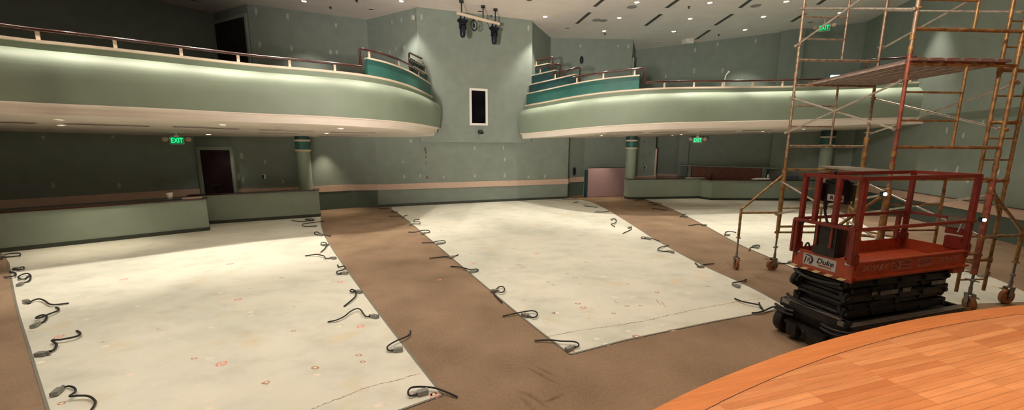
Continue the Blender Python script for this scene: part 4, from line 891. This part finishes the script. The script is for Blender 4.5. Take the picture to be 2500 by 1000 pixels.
for (bu, bv), cabs, lab in WH:
    p = at(bu, bv, .03); f0 = at(*cabs[0][0], .02); dirv = Vector((f0.x-p.x, f0.y-p.y, 0)); 
    if dirv.length < 1e-4: dirv = Vector((1,0,0))
    dist = math.hypot(p.x, p.y); a = math.atan2(dirv.y, dirv.x)
    if abs(dirv.normalized().x) < .35: a = .15
    t = thing('cable_whip', (p.x, p.y, 0), ' '.join(('black ' + lab).split()[:16]), 'cable')
    sc_ = 1.0 if dist < 9 else 1.15
    b = MB(); b.box((p.x, p.y, ZS+.026), (.105*sc_, .06, .042), rz=a, bev=.004); b.build('junction_box', M['box'], parent=t)
    b = MB(); dd = dirv.normalized(); q = Vector((p.x, p.y, .032))+Vector((math.cos(a), math.sin(a), 0))*(.06*sc_ if dd.x*math.cos(a)+dd.y*math.sin(a) > 0 else -.06*sc_)
    b.tube([q, q+(q-Vector((p.x,p.y,.032))).normalized()*.03], .013, 10); b.build('conduit_fitting', M['greymetal'], parent=t)
    for ci, cp in enumerate(cabs):
        n = len(cp); pts = []
        for k, (u, v) in enumerate(cp):
            z = .018 + (.03*math.sin(math.pi*k/(n-1)) if n > 4 else .004); pts.append(at(u, v, z))
        if ci == 0: pts = [q] + pts
        b = MB(); b.tube(crom(pts, 5), .0095 if dist < 6 else .0115, 7); b.build('cable', M['cable'], parent=t)
# ------------------------------------------------------------------ scaffold tower
PA = Vector((5.07, 7.13, 0)); PB = Vector((6.59, 7.22, 0)); PC = Vector((5.19, 5.25, 0)); PD = Vector((6.72, 5.34, 0))
T = thing('scaffold_tower', ((PA.x+PD.x)/2, (PA.y+PD.y)/2, 0), 'tall rolling scaffold tower of weathered yellow and red tubes behind the orange lift', 'scaffold')
def V(p, z): return Vector((p.x, p.y, z))
def part(b, name, m): return b.build(name, m, parent=T)
def end_frame(p, q, zt, zb, m):
    b = MB(); r = .023
    for k_, s_ in enumerate((p, q)): b.tube([V(s_, zb-.22), V(s_, zt+.20)], r, 10, 1 if k_ == 0 and len(m) > 1 else 0)
    b.tube([V(p, zt), V(q, zt)], r, 10); b.tube([V(p, zb), V(q, zb)], r, 10)
    i = p.lerp(q, .54); b.tube([V(i, zb), V(i, zt)], .017, 8); h = zt-zb
    for f_ in (.33, .67): b.tube([V(p, zb+h*f_), V(i, zb+h*f_)], .014, 8)
    for s_ in (p, q):
        for z in (zt-.20, zb+.25): b.tube([V(s_, z)-Vector((0,.05,0)), V(s_, z)+Vector((0,.05,0))], .014, 6)
        b.tube([V(s_, zt+.12), V(s_, zt+.22)], r+.006, 10)
        b.tube([V(s_, zt+.30), V(s_, zt+.38)], r+.006, 10)
        b.tube([V(s_, zt+.18), V(s_, zt+.42)], r*.85, 8)
    part(b, 'end_frame', m)
for k in range(4):
    z = .86+1.512*k
    end_frame(PA, PB, z+1.08, z, [M['scafpale'] if k else M['scaf']]); end_frame(PC, PD, z+1.08, z, [M['scaf'], M['scafred']] if k == 1 else [M['scaf'], M['scafpale']])
def brace(p0, z0, p1, z1, m='galv', r=.0155, name='cross_brace', off=(0,0)):
    b = MB(); o_ = Vector((off[0], off[1], 0)); a_, c_ = V(p0, z0)+o_, V(p1, z1)+o_; b.tube([a_, c_], r, 8)
    for e_ in (a_, c_): b.box(e_, (.05,.05,.05), bev=.012)
    part(b, name, M[m])
for k in range(4):
    zt, zl = 1.72+1.512*k, 1.10+1.512*k
    for (p, q, ox) in ((PA, PC, -.04), (PB, PD, .04)):
        brace(p, zt, q, zl, off=(ox, 0)); brace(p, zl, q, zt, off=(ox*1.6, 0))
brace(PB, .80, PD, .84, 'scaf', .021, 'ledger_tube', (.03, 0)); brace(PA, .74, PB, .72, 'scaf', .02, 'ledger_tube', (0, .04)); brace(PB, .78, PC, .72, 'scaf', .02, 'ledger_tube', (0,0))
def caster(p, ang, parent=T, r=.10, zs=.86, collar=True):
    c = bpy.data.objects.new('caster', None); C.objects.link(c)
    c.parent = parent; c.location = Vector((p.x, p.y, 0))-world_loc(parent)
    fx, fy = math.cos(ang), math.sin(ang); ax = Vector((-fy, fx, 0)); ctr = Vector((p.x, p.y, r))-Vector((fx, fy, 0))*.03
    Rm = Vector((0,0,1)).rotation_difference(ax).to_matrix()
    b = MB(); b.lathe([(0,-.022),(.035,-.028),(.04,-.018),(r*.72,-.016),(r*.78,-.024),(r,-.024),(r,.024),(r*.78,.024),(r*.72,.016),(.04,.018),(.035,.028),(0,.022)], ctr, 24, R=Rm); b.build('wheel', M['rust'], parent=c)
    b = MB()
    for s_ in (-1, 1):
        o_ = ctr+ax*s_*.036; u_ = Vector((fx, fy, 0)); b.add([o_-u_*.03-Vector((0,0,.02)), o_+u_*.03-Vector((0,0,.02)), o_+u_*.07+Vector((0,0,r+.03)), o_-u_*.03+Vector((0,0,r+.03)), ], [(0,1,2,3)]); o2 = o_+ax*s_*.006
        b.add([o2-u_*.03-Vector((0,0,.02)), o2+u_*.03-Vector((0,0,.02)), o2+u_*.07+Vector((0,0,r+.03)), o2-u_*.03+Vector((0,0,r+.03)), ], [(0,1,2,3)])
    b.box(ctr+Vector((fx,fy,0))*.02+Vector((0,0,r+.035)), (.09,.09,.012), rz=ang); b.tube([ctr-ax*.05, ctr+ax*.05], .011, 8)
    b.box(ctr-Vector((fx,fy,0))*.11+Vector((0,0,r+.02)), (.07,.04,.008), rz=ang); b.build('fork', M['greymetal'], parent=c)
    b = MB(); b.tube([Vector((p.x,p.y,2*r+.03)), Vector((p.x,p.y,zs))], .016, 8); b.tube([Vector((p.x,p.y,2*r+.02)), Vector((p.x,p.y,2*r+.14))], .022, 8)
    if collar: z = .46; b.box((p.x,p.y,z), (.16,.018,.012), rz=ang+.5); b.lathe([(.018,z-.02),(.032,z-.015),(.032,z+.015),(.018,z+.02)], (p.x,p.y,0), 10)
    b.build('screw_jack', M['greymetal'], parent=c)
caster(PA, -.05); caster(PB, .6); caster(PC, 1.0); caster(PD, 1.2, r=.11)
def outrigger(p, q, ztop, zlow, ang, zj):
    b = MB(); b.tube([V(p, ztop), V(q, zlow+.04)], .021, 8); b.tube([V(p, zlow), V(q, zlow-.02)], .021, 8); b.tube([V(q, zj), V(q, zlow+.07)], .024, 8)
    for z in (ztop, zlow): b.lathe([(.024,z-.06),(.036,z-.05),(.036,z+.05),(.024,z+.06)], (p.x,p.y,0), 10)
    b.box(V(q, zj), (.06,.06,.02)); b.tube([V(p, zlow-.35), V(p, ztop+.05)], .034, 8)
    part(b, 'outrigger', M['scaf'])
PO = at(1795, 655, 0); outrigger(PA, PO, 1.86, 1.13, 0, .62); caster(PO, 1.35, zs=.9, collar=False)
P2 = at(2457, 740, 0); outrigger(PD, P2, 1.78, 1.10, 0, .66); caster(P2, .1, r=.115, zs=.9)
P3_ = Vector((4.84, 5.62, 0)); outrigger(PC, P3_, 1.76, 1.12, 0, .62); caster(P3_, .5, zs=.9, collar=False)
P4 = Vector((7.25, 8.1, 0)); outrigger(PB, P4, 1.80, 1.12, 0, .62); caster(P4, .5, zs=.9, collar=False)
# narrow ladder section clamped beside the right end frame
LA = Vector((6.70, 5.46, 0)); LB = Vector((7.16, 5.50, 0)); LA = PD+Vector((-.06,.12,0)); LB = PD+Vector((.41,.17,0))
b = MB()
for s_ in (LA, LB): b.tube([V(s_, .24), V(s_, 5.4)], .021, 8)
part(b, 'ladder_rail', M['scaf'])
for z, r_ in ((.42,.013),(.72,.026),(1.08,.013),(1.62,.013),(1.90,.027),(2.20,.013),(2.50,.013),(2.72,.028),(3.08,.013),(3.42,.028),(3.72,.013),(4.05,.013),(4.4,.026),(4.8,.013)):
    b = MB(); b.tube([V(LA, z), V(LB, z)], r_, 8)
    if r_ > .02: b.tube([V(LA, z-.05), V(LA, z+.05)], .03, 8); b.tube([V(LB, z-.04), V(LB, z+.04)], .03, 8); b.tube([V(LA, z), V(PD, z)], .02, 6)
    part(b, 'ladder_rung', M['scaf'])
b = MB(); b.tube([V(PD, 1.80)+Vector((.03,0,0)), V(LB, 1.38), ], .018, 8); b.tube([V(LA, 1.08), V(LB+Vector((.15,.0,0)), 1.10)], .014, 8); part(b, 'ladder_brace', M['scaf'])
b = MB(); b.tube([V(PD,.55), V(PD,1.95)], .036, 10); part(b, 'sleeve', M['scafred'])
b = MB(); b.tube([V(PC,.62), V(PC,1.80)], .040, 10); part(b, 'sleeve', M['scaf'])
b = MB(); b.tube([V(PB,1.15), V(PB,2.55)], .040, 10); part(b, 'sleeve', M['scaf'])
b = MB(); b.tube([V(PA,1.05), V(PA,1.98)], .038, 10); part(b, 'sleeve', M['scaf'])
# deck planks hooked over the end frames
for k in range(6):
    f_ = .33+.118*k; f2 = .10+.155*k
    p0 = PA.lerp(PB, .255+.14*k); p1 = PC.lerp(PD, .06+.155*k); z0 = 1.94+1.512+.025
    t = thing('scaffold_plank', (p0.x, p0.y, z0), ['leftmost','second','third','fourth','fifth','rightmost'][k] + ' long grey red plank of the high scaffold deck', 'plank', None)
    d = p1-p0; L_ = d.length+.12; a = math.atan2(d.y, d.x); c = (p0+p1)/2
    b = MB(); b.box((c.x, c.y, z0+.022), (L_, .195, .03), rz=a, bev=.004)
    for s_ in (-.085, 0, .085): nn = Vector((-math.sin(a), math.cos(a), 0))*s_; b.box((c.x+nn.x, c.y+nn.y, z0+.0), (L_-.2, .022, .03), rz=a, mi=1)
    pb_ = b.build('board', [M['plank'], M['plankrib']], parent=t)
    for e_ in (p0, p1):
        b = MB(); b.box((e_.x, e_.y, z0+.04), (.10, .15, .014), rz=a); b.box((e_.x+.0, e_.y, z0+.02), (.012, .15, .05), rz=a+.0); b.build('hook', M['scafred'], parent=t)
zb2 = 1.94+.025
p0 = PA.lerp(PB, .68); p1 = PC.lerp(PD, .35); d = p1-p0; c = (p0+p1)/2
b = MB(); b.box((c.x, c.y, zb2+.02), (d.length+.3, .5, .035), rz=math.atan2(d.y, d.x), bev=.003); tag(b.build('plywood_deck', M['ply']), 'grey plywood deck board lying low across the scaffold just above the lift railing', 'board')
# work lamps clipped to the scaffold
def lamp(u, v, dpt_, label):
    q = P3(u, v, dpt_); t = thing('clamp_work_lamp', q, label, 'lamp')
    b = MB(); b.box(q+Vector((0,.04,0)), (.07,.05,.07), bev=.01); b.tube([q+Vector((0,.05,0)), q+Vector((.06,.10,.0))], .01, 6); b.build('housing', M['black'], parent=t)
    b = MB(); b.lathe([(0,-.002),(.018,0),(.022,.006)], q+Vector((0,.012,0)), 14, R=Matrix.Rotation(math.pi/2, 3, 'X')); b.build('lens', M['led'], parent=t)
lamp(2163, 474, 5.14, 'small bright lamp clipped on the near left scaffold leg above the lift'); lamp(2406, 537, 5.20, 'small bright lamp on the right scaffold leg beside the lift railing')
# ------------------------------------------------------------------ scissor lift (local axes: x along the platform, y across, origin at the near left corner)
T = thing('scissor_lift', (3.72, 4.02, 0), 'orange scissor lift with red railings and black folded scissors in front of the stage', 'lift', rz=math.radians(16.03))
LL, WW = 1.97, .66
def lp(b, name, m, parent=None, label=None):
    o = b.build(name, m, parent=parent or T, local=True)
    if label: o['label'] = label
    return o
Z0, Z1 = .893, 1.137
b = MB(); b.box((LL/2, WW/2, .985), (LL-.04, WW-.04, .02)); lp(b, 'deck', M['orange'])
b = MB()   # skirt
b.box((.012, WW/2, (Z0+Z1)/2), (.024, WW+.02, Z1-Z0), bev=.004)
b.box((LL/2, .012, (Z0+Z1)/2+.02), (LL, .02, Z1-Z0-.04), bev=.003); b.box((LL/2, WW-.012, (Z0+Z1)/2+.02), (LL, .02, Z1-Z0-.04), bev=.003); b.box((LL-.012, WW/2, (Z0+Z1)/2+.02), (.02, WW, Z1-Z0-.04), bev=.003)
b.box((LL/2+.03, -.008, Z0+.05), (LL-.04, .05, .022), bev=.004); b.box((LL/2+.03, -.004, Z1-.012), (LL-.04, .03, .02), bev=.004)
b.box((LL/2, WW/2, Z0+.03), (LL-.06, WW-.05, .06)); b.box((LL*.93, -.0, Z0+.0), (.22, .03, .07)); lp(b, 'platform_skirt', M['orange'])
b = MB()
for k in range(5):   # hazard chevrons on the lower edge of the end panel
    y = .03+k*.137; b.add([(-.004, y+.05, Z0+.003), (-.004, y+.115, Z0+.003), (-.004, y+.07, Z0+.038), (-.004, y+.005, Z0+.038)], [(0,1,2,3)])
lp(b, 'hazard_stripes', M['hazy'], label='row of pale yellow slanted hazard marks')
b = MB(); b.box((-.001, WW/2, Z0+.02), (.003, WW-.01, .036)); lp(b, 'hazard_band', M['redrail'])
# railings
def sq(b, p, q, w=.036): 
    p = Vector(p); q = Vector(q); d = q-p; b.box((p+q)/2, (w, w, d.length), R=Vector((0,0,1)).rotation_difference(d.normalized()).to_matrix(), bev=.006)
ZT, ZM, PW = 2.045, 1.50, .045
b = MB()
for y in (0.02, WW-.02): sq(b, (-.03, y, ZT), (LL+.02, y, ZT), .042)
for x in (0.0, LL): sq(b, (x, 0, ZT), (x, WW, ZT), .042)
lp(b, 'top_rail', M['redrail'])
b = MB()
for y in (-.01, WW-.01): sq(b, (-.05, y, ZM), (LL, y, ZM), .036)
sq(b, (-.05, -.02, ZM), (-.05, WW, ZM), .038); sq(b, (LL, 0, ZM), (LL, WW, ZM), .034)
lp(b, 'mid_rail', M['redrail'])
for (x, y, z0, z1, w) in ((.03,.02,Z1-.1,ZT,.055),(0.0,.24,ZM,ZT,.05),(0.0,.46,ZM,ZT,.05),(.02,WW-.03,Z1-.1,ZT,.05),(LL-.02,.02,Z1-.1,ZT,.055),(LL-.02,WW-.03,Z1-.1,ZT,.05),(LL-.14,WW-.01,Z1-.05,ZM,.045),(-.04,.0,Z1-.02,ZM,.05),(-.04,.62,Z1-.05,ZM,.034),(-.04,WW-.0,Z1-.05,ZM,.034),(.06,.10,Z1-.1,ZM,.04)):
    b = MB(); sq(b, (x, y, z0), (x, y, z1), w)
    for z in (z1-.12, z1-.2): b.tube([(x-w*.6, y, z), (x-w*.5-.006, y, z)], .008, 6)
    lp(b, 'rail_post', M['redrail'])
for (x, y) in ((LL-.02, WW-.03), (.03,.02), (.02,WW-.03), (LL-.02,.02)):
    b = MB(); b.box((x, y, Z1+.02), (.085,.075,.12), bev=.01); lp(b, 'post_socket', M['redrail'])
# control box with lead
cb = MB(); cb.box((.12, .33, 1.87), (.13, .34, .26), bev=.04); cb.box((.10, .31, 1.99), (.10, .18, .07), bev=.02); cb.box((.06, .46, 1.85), (.05,.10,.2), bev=.02); cbo = lp(cb, 'control_box', M['black'])
b = MB(); b.box((.052, .30, 1.80), (.004, .17, .075)); dc = lp(b, 'decal', M['decal'], cbo)
vs, fs = text_mb('R', .06, .002, shear=.1, bold=.002); b = MB(); b.add(place(vs, Vector((.048,.34,1.80)), (0,-1,0), (0,0,1)), fs); lp(b, 'lettering', M['black'], dc)
vs, fs = text_mb('Duke', .04, .002, shear=.2, bold=.001); b = MB(); b.add(place(vs, Vector((.048,.27,1.80)), (0,-1,0), (0,0,1)), fs); lp(b, 'lettering', M['black'], dc)
b = MB(); b.tube([(.08,.24,1.98),(.05,.20,2.02),(.07,.14,1.98)], .012, 6); b.lathe([(0,0),(.012,.0),(.010,.07),(.018,.08),(.016,.11),(0,.115)], (.09,.36,2.0), 10); lp(b, 'joystick', M['black'], cbo)
b = MB(); b.tube(crom([(.09,.42,1.76),(.09,.42,1.66),(.085,.40,1.58),(.05,.34,1.49)], 5), .013, 8); b.tube([(.09,.42,1.77),(.09,.42,1.65)], .02, 8); lp(b, 'control_lead', M['cable'], cbo)
b = MB(); b.tube(crom([(-.05,.60,1.48),(.0,.58,1.49),(.03,.62,1.40),(.02,.63,1.22),(.02,.62,1.15),(.03,.57,1.13),(.05,.55,1.2),(.04,.52,1.22),(.05,.50,1.14)], 5), .009, 6); b.tube(crom([(-.04,.45,1.48),(0,.5,1.5),(-.04,.6,1.45)], 5), .008, 6); lp(b, 'loose_lead', M['cable'])
mb_ = MB(); mb_.box((.06, .30, 1.31), (.17, .26, .36), bev=.012); mb_.box((.06,.30,1.485), (.18,.27,.03), bev=.008); mbo = lp(mb_, 'manual_box', M['blackmetal'])
b = MB()
for y in (.23, .39): b.box((-.034, y, 1.37), (.012, .026, .26), bev=.004); b.box((-.04, y, 1.25), (.02,.035,.03), bev=.006)
lp(b, 'strap', M['redrail'], mbo)
# plates and gate hardware at the right end
b = MB(); b.box((LL-.01, .13, 1.40), (.02, .20, .20), bev=.004); b.box((LL-.02, .13, 1.20), (.05,.17,.16), bev=.01); lp(b, 'gate_plate', M['redrail'])
b = MB(); b.box((LL-.03, .10, 1.45), (.012, .22, .13)); b.box((LL-.16, .03, 1.43), (.02, .012, .17), R=Matrix.Rotation(.5, 3, 'Y')); lp(b, 'placard', M['greymetal'], label='grey placards hung on the gate end')
b = MB(); b.tube(crom([(.42,WW-.02,1.52),(.44,WW-.04,1.44),(.50,WW-.04,1.40),(.56,WW-.04,1.45),(.54,WW-.02,1.53)],5), .006, 6); lp(b, 'wire_loop', M['cable'])
# decals: end panel
ux, uy = (0,-1,0), (0,0,1)   # looking at the end panel from outside
o_ = Vector((-.0045, .345, 1.035)); tl = Matrix.Rotation(-.0, 3, 'X')
b = MB(); b.box((-.001, .345, 1.035), (.004, .37, .135), bev=.0015); dp = lp(b, 'decal', M['decal'], label='grey white rental decal reading Duke')
vs, fs = text_mb('Duke', .085, .002, shear=.25, bold=.0015); b = MB(); b.add(place(vs, o_+Vector((0,-.065,.012)), ux, uy), fs); lp(b, 'lettering', M['black'], dp)
vs, fs = text_mb('RENTALS', .030, .002, shear=.15, bold=.0012); b = MB(); b.add(place([Vector((q.x*1.12, q.y, q.z)) for q in vs], o_+Vector((0,-.068,-.038)), ux, uy), fs); lp(b, 'lettering', M['orange'], dp)
b = MB(); arc = [o_+Vector((0, .115-.046*math.sin(x)-.0, .005+.05*math.cos(x))) for x in [i*math.pi/10 for i in range(-1, 11)]]
arc = [o_+Vector((0, .17, .052)), o_+Vector((0,.13,.053))]+[o_+Vector((0, .125-.052*math.sin(x), .003+.050*math.cos(x))) for x in [i*math.pi/10 for i in range(1, 10)]]
b.tube(arc, [.004,.006]+[.009]*8+[.004], 6); b.tube([o_+Vector((0,.15,.03)), o_+Vector((0,.166,-.048))], .006, 6); lp(b, 'emblem', M['black'], dp)
b = MB(); vs, fs = text_mb('R', .07, .002, shear=.1, bold=.002); b.add(place(vs, o_+Vector((0,.118,-.008)), ux, uy), fs); lp(b, 'emblem', M['redbrown'], dp)
b = MB(); b.box((-.001, .05, 1.10), (.004,.05,.025)); b.box((-.001, .60, 1.10), (.004,.05,.025)); lp(b, 'small_decal', M['decal'])
# decals: long side
ux, uy = (1,0,0), (0,0,1); ys = .0005
def side_text(s, x, z, size, m, w=None, sh=.1, bold=.001):
    vs, fs = text_mb(s, size, .002, shear=sh, bold=bold)
    if w: xs = [q.x for q in vs]; k = w/(max(xs)-min(xs)); vs = [Vector((q.x*k, q.y, q.z)) for q in vs]
    b = MB(); b.add(place(vs, (x, -.0015, z), ux, uy), fs); lp(b, 'lettering', m, label=None)
side_text('SKYJACK', .36, 1.045, .085, M['decalfade2'], .42, .15, .002)
b = MB(); b.add([(.42,-.003,1.0),(.45,-.003,1.0),(.50,-.003,1.11),(.485,-.003,1.11)], [(0,1,2,3)]); lp(b, 'lettering', M['decalfade2'])
b = MB(); b.box((.80, .0005, 1.045), (.34, .003, .125), bev=.001); dp = lp(b, 'decal', M['decalfade'], label='faded reddish rental decal')
side_text('Duke', .87, 1.07, .055, M['redrail'], .15); side_text('RENTALS', .87, 1.02, .028, M['redrail'], .16)
b = MB(); b.tube([(.67,-.003,1.085)]+[(.69+.045*math.sin(x), -.003, 1.045+.04*math.cos(x)) for x in [i*math.pi/8 for i in range(0, 9)]], .006, 6); b.tube([(.675,-.003,1.06),(.665,-.003,1.005)], .005, 6); lp(b, 'emblem', M['redrail'])
b = MB(); b.box((1.20, .0005, 1.045), (.27,.003,.115)); lp(b, 'decal', M['decalfade'])
side_text('SERIES', 1.60, 1.05, .07, M['decalfade2'], .36); side_text('SJIII', 1.20, 1.05, .075, M['redrail'], .22)
# scissor arms
zs = [.835, .745, .655, .565, .475]; tilt = [1.6, -1.6, 1.6, -1.6, 1.2]
for k, (z, tl) in enumerate(zip(zs, tilt)):
    for y in (.07, .58):
        b = MB(); R_ = Matrix.Rotation(math.radians(tl), 3, 'Y'); b.box((LL/2-.06, y+(.03 if k % 2 else 0), z), (1.76, .045, .085), R=R_, bev=.006)
        for s_ in (-.84, -.42, 0, .42, .84): q = Vector((LL/2-.06, y-.024+(.03 if k % 2 else 0), z))+R_@Vector((s_, 0, 0)); b.tube([q, q-Vector((0,.02,0))], .028, 10)
        lp(b, 'scissor_arm', M['blackmetal'])
for k, z in enumerate(zs):
    xo = (.06 if k % 2 == 0 else .13)
    for x in (xo+.03, LL-.12-xo+.03):
        b = MB(); b.tube([(x, .06, z+.01), (x, .64, z+.01)], .034, 12); lp(b, 'cross_tube', M['blackmetal'])
b = MB(); b.box((LL/2-.05, .33, .66), (1.62, .42, .44), bev=.01)
for z in (.52,.62,.72,.80): b.box((.12+.05*((z*10)%2), .33, z), (.16,.5,.035), bev=.006)
lp(b, 'hydraulic_block', M['blackmetal'])
b = MB(); b.tube(crom([(.05,.62,.80),(-.02,.60,.78),(-.04,.60,.72),(.03,.60,.68),(.08,.58,.64)],4), .03, 8); b.tube(crom([(.02,.1,.84),(-.03,.3,.82),(-.03,.5,.83),(.02,.63,.86)],4), .02, 8); b.tube(crom([(.0,.66,.52),(-.06,.62,.53),(-.05,.45,.50),(.0,.2,.47),(.05,.05,.46)],4), .014, 6); lp(b, 'hose', M['cable'])
for x, w in ((.50, .09), (.75, .3), (1.05, .14), (1.62, .26)):
    b = MB(); b.box((x, .044, .70 if x < 1.5 else .735), (w, .004, .05)); lp(b, 'decal', M['greymetal'])
b = MB(); b.box((LL-.06, .62, .60), (.07, .07, .34), bev=.01); b.box((LL-.0, .5, .55), (.05,.05,.4), bev=.01); lp(b, 'entry_ladder', M['redrail'])
# chassis
b = MB(); b.box((LL/2-.02, .33, .26), (LL-.10, .70, .24), bev=.02); b.box((LL/2, -.03, .39), (LL+.02, .10, .05), bev=.008); b.box((LL/2, -.055, .31), (LL, .03, .13), bev=.006)
b.box((LL/2, .70, .39), (LL+.02, .08, .05), bev=.008); b.box((.0, .33, .41), (.10, .78, .11), bev=.01); b.box((LL, .33, .39), (.06, .76, .06), bev=.008); lp(b, 'chassis', M['blackmetal'])
b = MB(); b.box((LL/2, -.045, .418), (LL, .07, .008)); b.box((-.03, .33, .468), (.05, .62, .006)); lp(b, 'chassis_ledge', M['greymetal'])
b = MB(); b.box((-.03, .64, .43), (.05, .12, .07), bev=.01); lp(b, 'corner_bracket', M['greymetal'])
b = MB(); b.box((-.02, -.0, .43), (.07,.08,.07), bev=.01); lp(b, 'corner_bracket', M['greymetal'])
b = MB(); b.box((-.08, .20, .13), (.10, .20, .16), bev=.012); b.box((-.08, .48, .14), (.10, .14, .17), bev=.012); b.box((-.06, .35, .2), (.08,.5,.05), bev=.01); b.box((-.02, -.02, .13), (.12, .12, .2), bev=.02); lp(b, 'step_plate', M['blackmetal'])
for z in (.36, .31):
    b = MB(); b.tube(crom([(-.09,.74,z),(-.12,.62,z),(-.09,.50,z)],4), .018, 6); lp(b, 'bumper_loop', M['blackmetal'])
    b = MB(); b.tube(crom([(-.10,.16,z),(-.13,.02,z),(-.06,-.08,z),(.06,-.09,z)],4), .018, 6); lp(b, 'bumper_loop', M['blackmetal'])
for (x, y) in ((.03, .68), (.03, -.0), (1.66, .68), (1.66, .0)):
    b = MB(); b.lathe([(0,-.055),(.06,-.06),(.10,-.05),(.15,-.05),(.16,-.035),(.16,.035),(.15,.05),(.10,.05),(.06,.06),(0,.055)], (x, y, .163), 28, R=Matrix.Rotation(math.pi/2, 3, 'X')); lp(b, 'wheel', M['blackmetal'])
# ------------------------------------------------------------------ lights
def spot(p, power, size=110, blend=.8, r=.06, col=(1,.885,.755), tgt=None, name='downlight_lamp'):
    l = bpy.data.lights.new(name, 'SPOT'); l.energy = power; l.spot_size = math.radians(size); l.spot_blend = blend; l.shadow_soft_size = r; l.color = col
    o = bpy.data.objects.new(name, l); C.objects.link(o); o.location = p
    if tgt is not None: o.rotation_euler = (Vector(tgt)-Vector(p)).to_track_quat('-Z', 'Y').to_euler()
    return o
for p, under in SPOTS:
    if under: spot(p-Vector((0,0,.06)), UNDER, 95, .9, .05)
    else: spot(p-Vector((0,0,.06)), MAIN, 84, .6, .08)
for (x, y) in GRID: spot(Vector((x, y, CEIL-.05)), GP, 84, .7, .10)
for (x, y, pw) in STAGEL: spot(Vector((x, y, CEIL-.05)), pw, 76, .8, .15, (1,.72,.46))
for c_, n_, us in ((FL, FNL, BALL), (FR, FNR, BALR)):
    for u in us: i = near_u(c_, u); q = c_[i]+n_[i]*.55; spot(Vector((q.x, q.y, CEIL-.05)), BP, 50, .9, .08, (1,.87,.74))
for (loc, tgt, pw, sx) in FILLS:  # unseen area fill added behind the camera to lift walls and fascias
    l = bpy.data.lights.new('fill_area', 'AREA'); l.energy = pw; l.shape = 'RECTANGLE'; l.size = sx; l.size_y = 1.2; l.color = (1,.93,.84); o = bpy.data.objects.new('fill_area', l); C.objects.link(o); o.location = loc; o.rotation_euler = (Vector(tgt)-Vector(loc)).to_track_quat('-Z', 'Y').to_euler()
for (loc, tgt, pw, sz) in FILL_SPOTS: spot(Vector(loc), pw, sz, 1.0, .5, (1,.87,.77), tgt, 'fill_spot')  # unseen spots added to brighten the ceiling and the right wall
for u, v, zz, pw in EXPX: q = at(u, v); spot(Vector((q.x, q.y, zz)), pw, 66, 1.0, .04, (1,.84,.64))
for p, pw in EXTRA: spot(Vector(p), pw, 70, .9, .04, (1,.80,.58))
w = bpy.data.worlds.new('world'); sc.world = w; w.use_nodes = True; w.node_tree.nodes['Background'].inputs[0].default_value = (.5,.5,.5,1); w.node_tree.nodes['Background'].inputs[1].default_value = .0
sc.view_settings.view_transform = 'Standard'; sc.view_settings.look = 'None'; sc.view_settings.gamma = 1; sc.view_settings.use_curve_mapping = False
sc.view_settings.exposure = EXPO

GROUPS = {'cable_whip': 'power cable whips along the concrete slab edges', 'recessed_downlight': 'recessed round downlights', 'ceiling_slot': 'air slots in the main ceiling', 'soffit_slot': 'air slots under the balconies', 'sprinkler_head': 'ceiling sprinkler heads', 'ceiling_disc': 'round grey ceiling discs', 'round_column': 'banded round columns', 'scaffold_plank': 'planks of the high scaffold deck', 'exit_sign': 'green exit signs', 'balcony_parapet': 'stepped balcony parapets', 'moving_head_light': 'moving-head lights on the pipe', 'balcony_railing': 'balcony handrails', 'wall_outlet': 'wall outlets', 'clamp_work_lamp': 'small lamps on the scaffold', 'crumpled_paper': 'crumpled papers by the mauve board'}
for o in C.objects:
    g = GROUPS.get(o.name.split('.')[0])
    if g and o.parent is None: o['group'] = g
